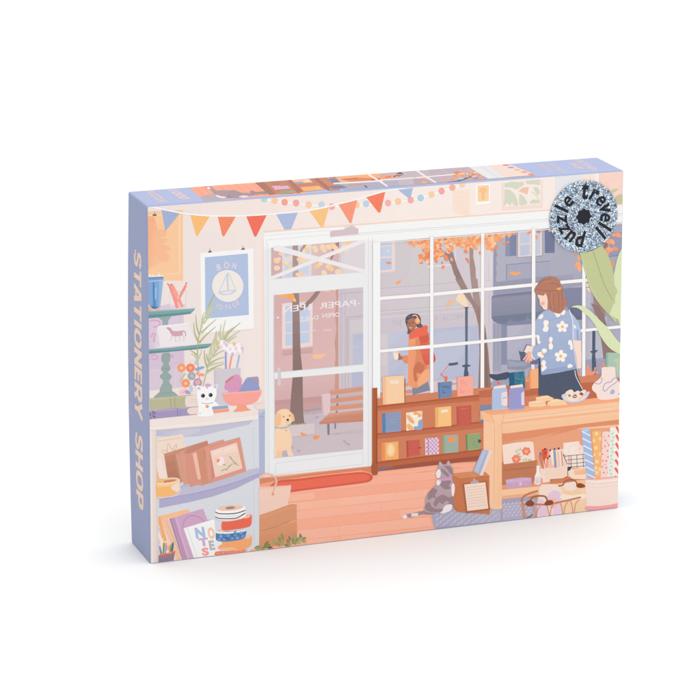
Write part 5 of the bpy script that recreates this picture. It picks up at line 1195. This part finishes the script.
C('ae98a0', 0, 360, 60, 355, 150, 385, 230, 385, 230, 425, 120, 432, 0, 430); C('a8929a', 230, 375, 260, 355, 300, 372, 400, 365, 460, 380, 420, 400, 330, 402, 260, 415, 230, 405); C('f2e4e6', 100, 428, 160, 415, 225, 425, 160, 436); L('e7a0cf', 12, 225, 380, 235, 400)
P('b27c68', 275, 250, 380, 245, 540, 400, 460, 410, 400, 360); P('c98a72', 380, 245, 460, 242, 740, 380, 740, 395, 540, 400); P('c4836a', 460, 240, 800, 220, 820, 390, 560, 372)
P('e8bcd6', 485, 305, 640, 295, 700, 330, 530, 350); DOTS('c98ac4', 7, 520, 318, 560, 312, 600, 330, 640, 318, 560, 335, 610, 308, 660, 330); P('93aa8a', 560, 368, 700, 355, 720, 385, 590, 396); DOTS('e9a97c', 7, 690, 372, 710, 368)
Z(280, 155, 11.667)
P('c98b74', 0, 290, 75, 285, 200, 440, 0, 450); P('b9786a', 75, 288, 120, 286, 270, 430, 200, 440); P('c98b74', 120, 286, 400, 262, 560, 400, 270, 430)
P('e7b6d2', 0, 365, 90, 360, 125, 392, 0, 402); P('96ab90', 0, 425, 160, 412, 190, 438, 0, 452); DOTS('e5a070', 8, 130, 430, 145, 434, 118, 436)
P('f8c6a8', 130, 292, 340, 280, 385, 322, 180, 334); P('9fb0cc', 160, 318, 260, 312, 280, 330, 190, 338); DOTS('fdf0e6', 9, 310, 308, 330, 300, 300, 298); P('fbb873', 235, 378, 450, 360, 520, 405, 280, 425); L('fdd6a4', 10, 430, 390, 460, 388)
P('b4766a', 385, 268, 430, 265, 620, 410, 560, 415); P('ce8f76', 430, 265, 540, 258, 700, 400, 620, 412)
P('838aa8', 545, 285, 640, 278, 690, 318, 590, 322); P('8087a8', 580, 372, 700, 358, 720, 385, 630, 400)
Z(330, 150, 11.667)
P('d29074', -10, 300, 60, 296, 120, 470, -10, 480)
P('b6afc6', 70, 300, 800, 220, 800, 460, 170, 480, 100, 400); P('878ca8', -10, 340, 70, 335, 120, 378, 20, 385); P('8489a8', -10, 425, 130, 412, 210, 440, 60, 455, 0, 445)
P('f5b68c', 60, 318, 220, 300, 420, 285, 700, 270, 720, 310, 520, 330, 300, 360, 130, 380); P('e88f60', 130, 345, 300, 325, 560, 330, 520, 355, 240, 370); L('c47a56', 12, 140, 345, 330, 330); L('d9704f', 16, 480, 350, 620, 335, 720, 320)
L('fbece6', 16, 40, 394, 500, 368, 720, 352); L('fbece6', 18, 445, 285, 550, 350, 680, 430); L('e98f70', 9, 205, 425, 240, 410, 380, 405); L('5c6076', 14, 400, 415, 435, 440)
Z(380, 150, 11.667)
P('c9b9c8', 0, 262, 720, 210, 720, 420, 240, 445, 0, 350); P('b7b1c9', 30, 370, 200, 355, 240, 430, 60, 440); P('c8a8aa', 380, 345, 520, 335, 640, 390, 560, 400, 400, 400)
P('f0a886', 0, 295, 150, 285, 210, 300, 160, 330, 0, 350); L('e0705a', 10, 60, 322, 130, 310); C('c3765e', 180, 295, 215, 270, 270, 278, 255, 300, 215, 312); L('514a56', 12, 205, 275, 240, 268, 275, 292); L('5d4a50', 12, 160, 318, 185, 302)
L('fbece6', 12, 0, 352, 250, 340, 510, 318, 720, 306); L('fbece6', 18, 425, 240, 540, 318, 660, 385); L('fbece6', 18, 0, 365, 90, 430); C('f0b890', 480, 375, 510, 368, 550, 380, 520, 392)
L('cdbfcd', 5, 60, 300, 400, 280); L('bbabc0', 4, 300, 250, 420, 330, 470, 400); L('bbabc0', 4, 560, 235, 700, 320)
Z(430, 150, 11.667)
P('c4b2c4', 0, 215, 420, 180, 560, 270, 680, 350, 0, 420); L('d9c9d4', 4, 120, 215, 300, 330); P('cfb2b8', 120, 320, 300, 300, 340, 360, 120, 380); L('fbece6', 12, 0, 312, 250, 290, 540, 268); L('fbece6', 16, 0, 340, 70, 385)
TP('7c6c78', 8, 26, 200, 380, 320, 365, 430, 330, 520, 290)
r = random.Random(12)
for i in range(70):
    t = r.random(); x = 290+t*370+r.uniform(-40, 10); y = 345-r.random()*(60+80*abs(math.sin(t*3)))+t*5
    if y < 190+ (x-430)*.62: continue
    LF(r.choice(('f9a266', 'fbb27c', 'ee8f58', 'f7a874')), x, y, r.uniform(26, 48), 14, r.uniform(-30, 40))
LF('ee8f58', 315, 262, 90, 26, 0); LS('7c6c78', 8, 330, 362, 420, 340, 470, 320, 560, 330)
C('c9cfe4', 480, 315, 510, 300, 545, 312, 520, 325); C('c9cfe4', 330, 330, 380, 325, 390, 340, 350, 348)
P('e9e5ee', 430, 190, 640, 160, 960, 345, 700, 355, 560, 270); L('ddd3e2', 6, 590, 180, 760, 310); L('e6dfe8', 5, 550, 180, 730, 320)
Z(480, 145, 11.667)
P('e9e5ee', -150, 240, 60, 225, 290, 390, 100, 400, -20, 310); L('ddd0e0', 7, -10, 240, 210, 385); L('e3d8e4', 5, 20, 240, 240, 385)
P('f4ded6', 65, 222, 330, 205, 460, 230, 655, 358, 290, 385); L('f3b9a0', 10, 300, 385, 640, 358); L('fbd6c6', 5, 340, 225, 640, 350)
P('a9b0d8', 330, 218, 350, 200, 460, 205, 420, 232, 340, 234)
for x, y, c in ((300, 238, 'f58a76'), (362, 266, '9faad6'), (438, 293, 'fbb880'), (515, 319, 'f99c94'), (595, 346, 'f98a68')): E(c, x, y, 38, 9, 2)
NOCLIP()

# ------------------------------------------------------------------ spine lettering (left side, reading downwards)
SIDE = Sheet((-W/2, D, 0), (-1, 0, 0), (0, -1, 0), (0, 0, 1), .001, D-.001, .001, H-.001)
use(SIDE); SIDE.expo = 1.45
_m = SIDE.map
SIDE.map = lambda x, y: (x/1000, H - y/1000)
Z(0, 0, 1)
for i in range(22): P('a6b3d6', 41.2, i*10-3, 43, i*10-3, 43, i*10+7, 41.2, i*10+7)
# heavy wide capitals drawn as ribbons: (width, strokes), x along the text, y up the capital
HV = {
 'S': (.92, [(1, (.90, .73, .78, .87, .5, .9, .22, .86, .14, .70, .27, .57, .52, .51, .78, .43, .87, .28, .76, .13, .5, .10, .22, .12, .10, .28))]),
 'T': (.95, [(0, (0, .88, 1, .88)), (0, (.5, .8, .5, 0))]),
 'A': (1.1, [(0, (.13, 0, .46, 1)), (0, (.87, 0, .54, 1)), (0, (.25, .27, .75, .27))]),
 'I': (.30, [(0, (.5, 0, .5, 1))]),
 'O': (1.1, [(2, (.5, .89, .2, .8, .12, .5, .2, .2, .5, .11, .8, .2, .88, .5, .8, .8))]),
 'N': (1.02, [(0, (.14, 0, .14, 1)), (0, (.86, 0, .86, 1)), (0, (.14, .93, .86, .07))]),
 'E': (.82, [(0, (.16, 0, .16, 1)), (0, (.2, .89, .97, .89)), (0, (.2, .5, .9, .5)), (0, (.2, .11, 1, .11))]),
 'R': (.98, [(0, (.14, 0, .14, 1)), (1, (.2, .89, .62, .89, .83, .82, .87, .66, .82, .5, .62, .42, .2, .42)), (0, (.5, .42, .87, 0))]),
 'Y': (1.02, [(0, (.1, 1, .5, .42)), (0, (.9, 1, .5, .42)), (0, (.5, .5, .5, 0))]),
 'H': (1.0, [(0, (.14, 0, .14, 1)), (0, (.86, 0, .86, 1)), (0, (.2, .5, .8, .5))]),
 'P': (.92, [(0, (.14, 0, .14, 1)), (1, (.2, .89, .62, .89, .83, .81, .87, .64, .82, .46, .62, .37, .2, .37))]),
}
def wide(c, text, u, y0, y1, cap, wst):
    gap = .14; kern = {'TA': .02, 'AT': .02, 'RY': .05}
    gs = [kern.get(text[i:i+2], gap) for i in range(len(text)-1)]+[0]
    k = (y1-y0)/(sum(HV[ch][0] for ch in text)+sum(gs)); y = y0
    for ch, g in zip(text, gs):
        w_, st_ = HV[ch]
        for kind, p in st_:
            q = []
            for i in range(0, len(p), 2): q += [u + p[i+1]*cap, y + p[i]*w_*k]
            if kind == 0: L(c, wst, *q)
            elif kind == 1: LS(c, wst, *q)
            else:
                pts = smooth(pr(q), True); stroke(c, pts+pts[:2], wst/SC)
        y += (w_+g)*k
wide('f6dac9', 'STATIONERY', 15.2, 31.5, 132, 15.2, 3.1)
wide('f6dac9', 'SHOP', 15.2, 142, 187, 15.2, 3.1)
# small illegible handwriting
r = random.Random(4); y = 86.0
while y < 136:
    n_ = r.randint(4, 8); pts = []
    for i in range(n_*2):
        pts += [5.4 + (r.uniform(.2, 2.4) if i % 2 else r.uniform(-.4, .5)) + (1.8 if r.random() < .2 else 0), y + i*.72]
    LS('d9c1c9', .42, *pts); y += n_*1.44 + 2.2
SIDE.map = _m


# ------------------------------------------------------------------ the box
def empty(name, loc):
    o = bpy.data.objects.new(name, None); col.objects.link(o); o.location = loc; o.empty_display_size = 0.05
    return o
def bevel_box(name, lo, hi, r, m, parent, seg=4, open_face=None):
    bm = bmesh.new(); bmesh.ops.create_cube(bm, size=1)
    for v in bm.verts:
        v.co = Vector([lo[i] + (v.co[i]+.5)*(hi[i]-lo[i]) for i in range(3)])
    bmesh.ops.bevel(bm, geom=list(bm.edges), offset=r, segments=seg, affect='EDGES', profile=0.5)
    small = {f for f in bm.faces if f.calc_area() < 0.0005}
    for f in bm.faces: f.smooth = f in small
    for ax in (0, 1, 2):
        nn = (6, 3, 24)[ax]
        for k in range(1, nn):
            p = Vector((lo[0], lo[1], lo[2])); p[ax] += (hi[ax]-lo[ax])*k/nn
            d = Vector((0, 0, 0)); d[ax] = 1
            bmesh.ops.bisect_plane(bm, geom=list(bm.verts)+list(bm.edges)+list(bm.faces), plane_co=p, plane_no=d)
    for v in bm.verts: bow(v.co)
    me = bpy.data.meshes.new(name); bm.to_mesh(me); bm.free(); me.materials.append(m)
    o = bpy.data.objects.new(name, me); col.objects.link(o); o.parent = parent
    return o

box = empty('puzzle_box', (0, 0, 0))
box['label'] = 'lilac cardboard puzzle box with illustrated stationery shop front, standing upright on white surface'
box['category'] = 'puzzle box'
lid = bevel_box('lid', (-W/2, 0, 0), (W/2, D - 0.0012, H), 0.0011, M_LILAC, box)
base = bevel_box('base', (-W/2+0.0014, D-0.012, 0.0014), (W/2-0.0014, D, H-0.0014), 0.0006, M_BOARD, box, seg=2)

fr = FRONT.build('front_artwork', box)
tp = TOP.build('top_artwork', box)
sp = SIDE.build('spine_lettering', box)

# round glitter sticker on the lid
def sticker_mat():
    m, n, l, b = new_mat('silver_blue_glitter', 0.4, 0.4)
    tc = n.new('ShaderNodeTexCoord')
    v = n.new('ShaderNodeTexVoronoi'); v.inputs['Scale'].default_value = 1500
    l.new(tc.outputs['Object'], v.inputs['Vector'])
    sx = n.new('ShaderNodeSeparateColor'); l.new(v.outputs['Color'], sx.inputs[0])
    cr = n.new('ShaderNodeValToRGB'); cr.color_ramp.interpolation = 'CONSTANT'
    stops = [(0, '2c3a52'), (.09, '566a8a'), (.20, '858ca0'), (.33, '5a8cbe'), (.42, 'aeb2c4'), (.51, '98c8e6'), (.62, 'c6cbdb'), (.72, 'f8fafc'), (.88, 'c4e6f5'), (.93, '8f8490')]
    e = cr.color_ramp.elements
    e[0].position = 0; e[0].color = lin(stops[0][1]); e[1].position = stops[1][0]; e[1].color = lin(stops[1][1])
    for p, h in stops[2:]:
        q = e.new(p); q.color = lin(h)
    l.new(sx.outputs[0], cr.inputs[0]); l.new(cr.outputs[0], b.inputs['Base Color'])
    return m
sx_, sz_ = FRONT.map(583.3, 216.3)
STX, STZ, STR = sx_, sz_, 0.0225
def disc(name, pts_list, y0, th, m, parent):
    bm = bmesh.new()
    for pts in pts_list:
        vs = [bm.verts.new((STX+x, y0, STZ+z)) for x, z in pts]
        f = bm.faces.new(vs)
        r = bmesh.ops.extrude_face_region(bm, geom=[f])
        for v in r['geom']:
            if isinstance(v, bmesh.types.BMVert): v.co.y -= th
    bmesh.ops.recalc_face_normals(bm, faces=bm.faces)
    me = bpy.data.meshes.new(name); bm.to_mesh(me); bm.free(); me.materials.append(m)
    o = bpy.data.objects.new(name, me); col.objects.link(o); o.parent = parent
    return o
M_DARK = new_mat('sticker_ink', 0.5, 0.2)[0]
M_DARK.node_tree.nodes['Principled BSDF'].inputs['Base Color'].default_value = lin('181a26')
st = disc('round_sticker', [circ(0, 0, STR, STR, 0, 96)], -0.0006, 0.00018, sticker_mat(), box)
st['label'] = 'round silver blue glitter sticker with a dark star'
star = [(math.sin(i*math.pi/8)*r, math.cos(i*math.pi/8)*r) for i in range(16) for r in [0.0053 if i % 2 == 0 else 0.0044]]
disc('star_emblem', [star], -0.00078, 0.00004, M_DARK, st)
ring = []
for ch, ang in zip('trevellpuzzle', (2, 28, 51, 74, 97, 117, 134, 190, 216, 242, 268, 292, 315)):
    polys, a, b = glyphs(ch, 0.022 if ch in 'ez' else 0.032)
    th = math.radians(ang); sz = 0.0138; R0 = 0.0113 if ch != 'p' else 0.0125
    for q in polys:
        o = []
        for (x, y) in q:
            X = ((x-(a+b)/2) *.86 + (y-.25)*0.1)*sz; Y = R0 + y*sz*(1.2 if ch == 't' else 1)
            o.append((Y*math.sin(th) + X*math.cos(th), Y*math.cos(th) - X*math.sin(th)))
        ring.append(o)
disc('sticker_lettering', ring, -0.00078, 0.00004, M_DARK, st)

# ------------------------------------------------------------------ surface
m, n, l, b = new_mat('white_tabletop', 0.75, 0.0)
b.inputs['Base Color'].default_value = (0.62, 0.62, 0.62, 1)
bm = bmesh.new(); bmesh.ops.create_grid(bm, x_segments=8, y_segments=8, size=20)
me = bpy.data.meshes.new('white_surface'); bm.to_mesh(me); bm.free(); me.materials.append(m)
g = bpy.data.objects.new('white_surface', me); col.objects.link(g); g['kind'] = 'structure'

# ------------------------------------------------------------------ light: graded white world plus added area lamps
w = bpy.data.worlds.new('World'); sc.world = w; w.use_nodes = True
wn, wl = w.node_tree.nodes, w.node_tree.links
bg = wn['Background']; bg.inputs[1].default_value = 1.0
tc = wn.new('ShaderNodeTexCoord'); sp_ = wn.new('ShaderNodeSeparateXYZ'); wl.new(tc.outputs['Generated'], sp_.inputs[0])
mr = wn.new('ShaderNodeMapRange'); mr.inputs[1].default_value = -1; mr.inputs[2].default_value = 0.15
mr.inputs[3].default_value = 0; mr.inputs[4].default_value = 1
wl.new(sp_.outputs[0], mr.inputs[0])
rp = wn.new('ShaderNodeMix'); rp.data_type = 'RGBA'       # world dimmed and cooled on the left to shade the end panel
rp.inputs[6].default_value = (1.05, 1.06, 1.10, 1); rp.inputs[7].default_value = (1.68, 1.68, 1.66, 1)
wl.new(mr.outputs[0], rp.inputs[0]); wl.new(rp.outputs[2], bg.inputs[0])
def area(name, loc, tgt, size, power, c=(1, 1, 1)):
    d = bpy.data.lights.new(name, 'AREA'); d.shape = 'RECTANGLE'; d.size = size[0]; d.size_y = size[1]; d.energy = power; d.color = c
    o = bpy.data.objects.new(name, d); col.objects.link(o); o.location = loc
    o.rotation_euler = (Vector(tgt)-Vector(loc)).to_track_quat('-Z', 'Y').to_euler()
area('fill_front', (0.5, -2.6, 0.75), (0, 0, 0.08), (1.2, 0.9), 20)  # added unseen lamp, evens out the lower part of the front
area('fill_top', (0, 0.2, 2.6), (0, 0, 0), (2.0, 2.0), 25)  # added overhead lamp, lifts the surface to white and tightens the shadow

sc.view_settings.view_transform = 'Standard'; sc.view_settings.look = 'None'
sc.view_settings.exposure = 0; sc.view_settings.gamma = 1
sc.render.engine = 'CYCLES'
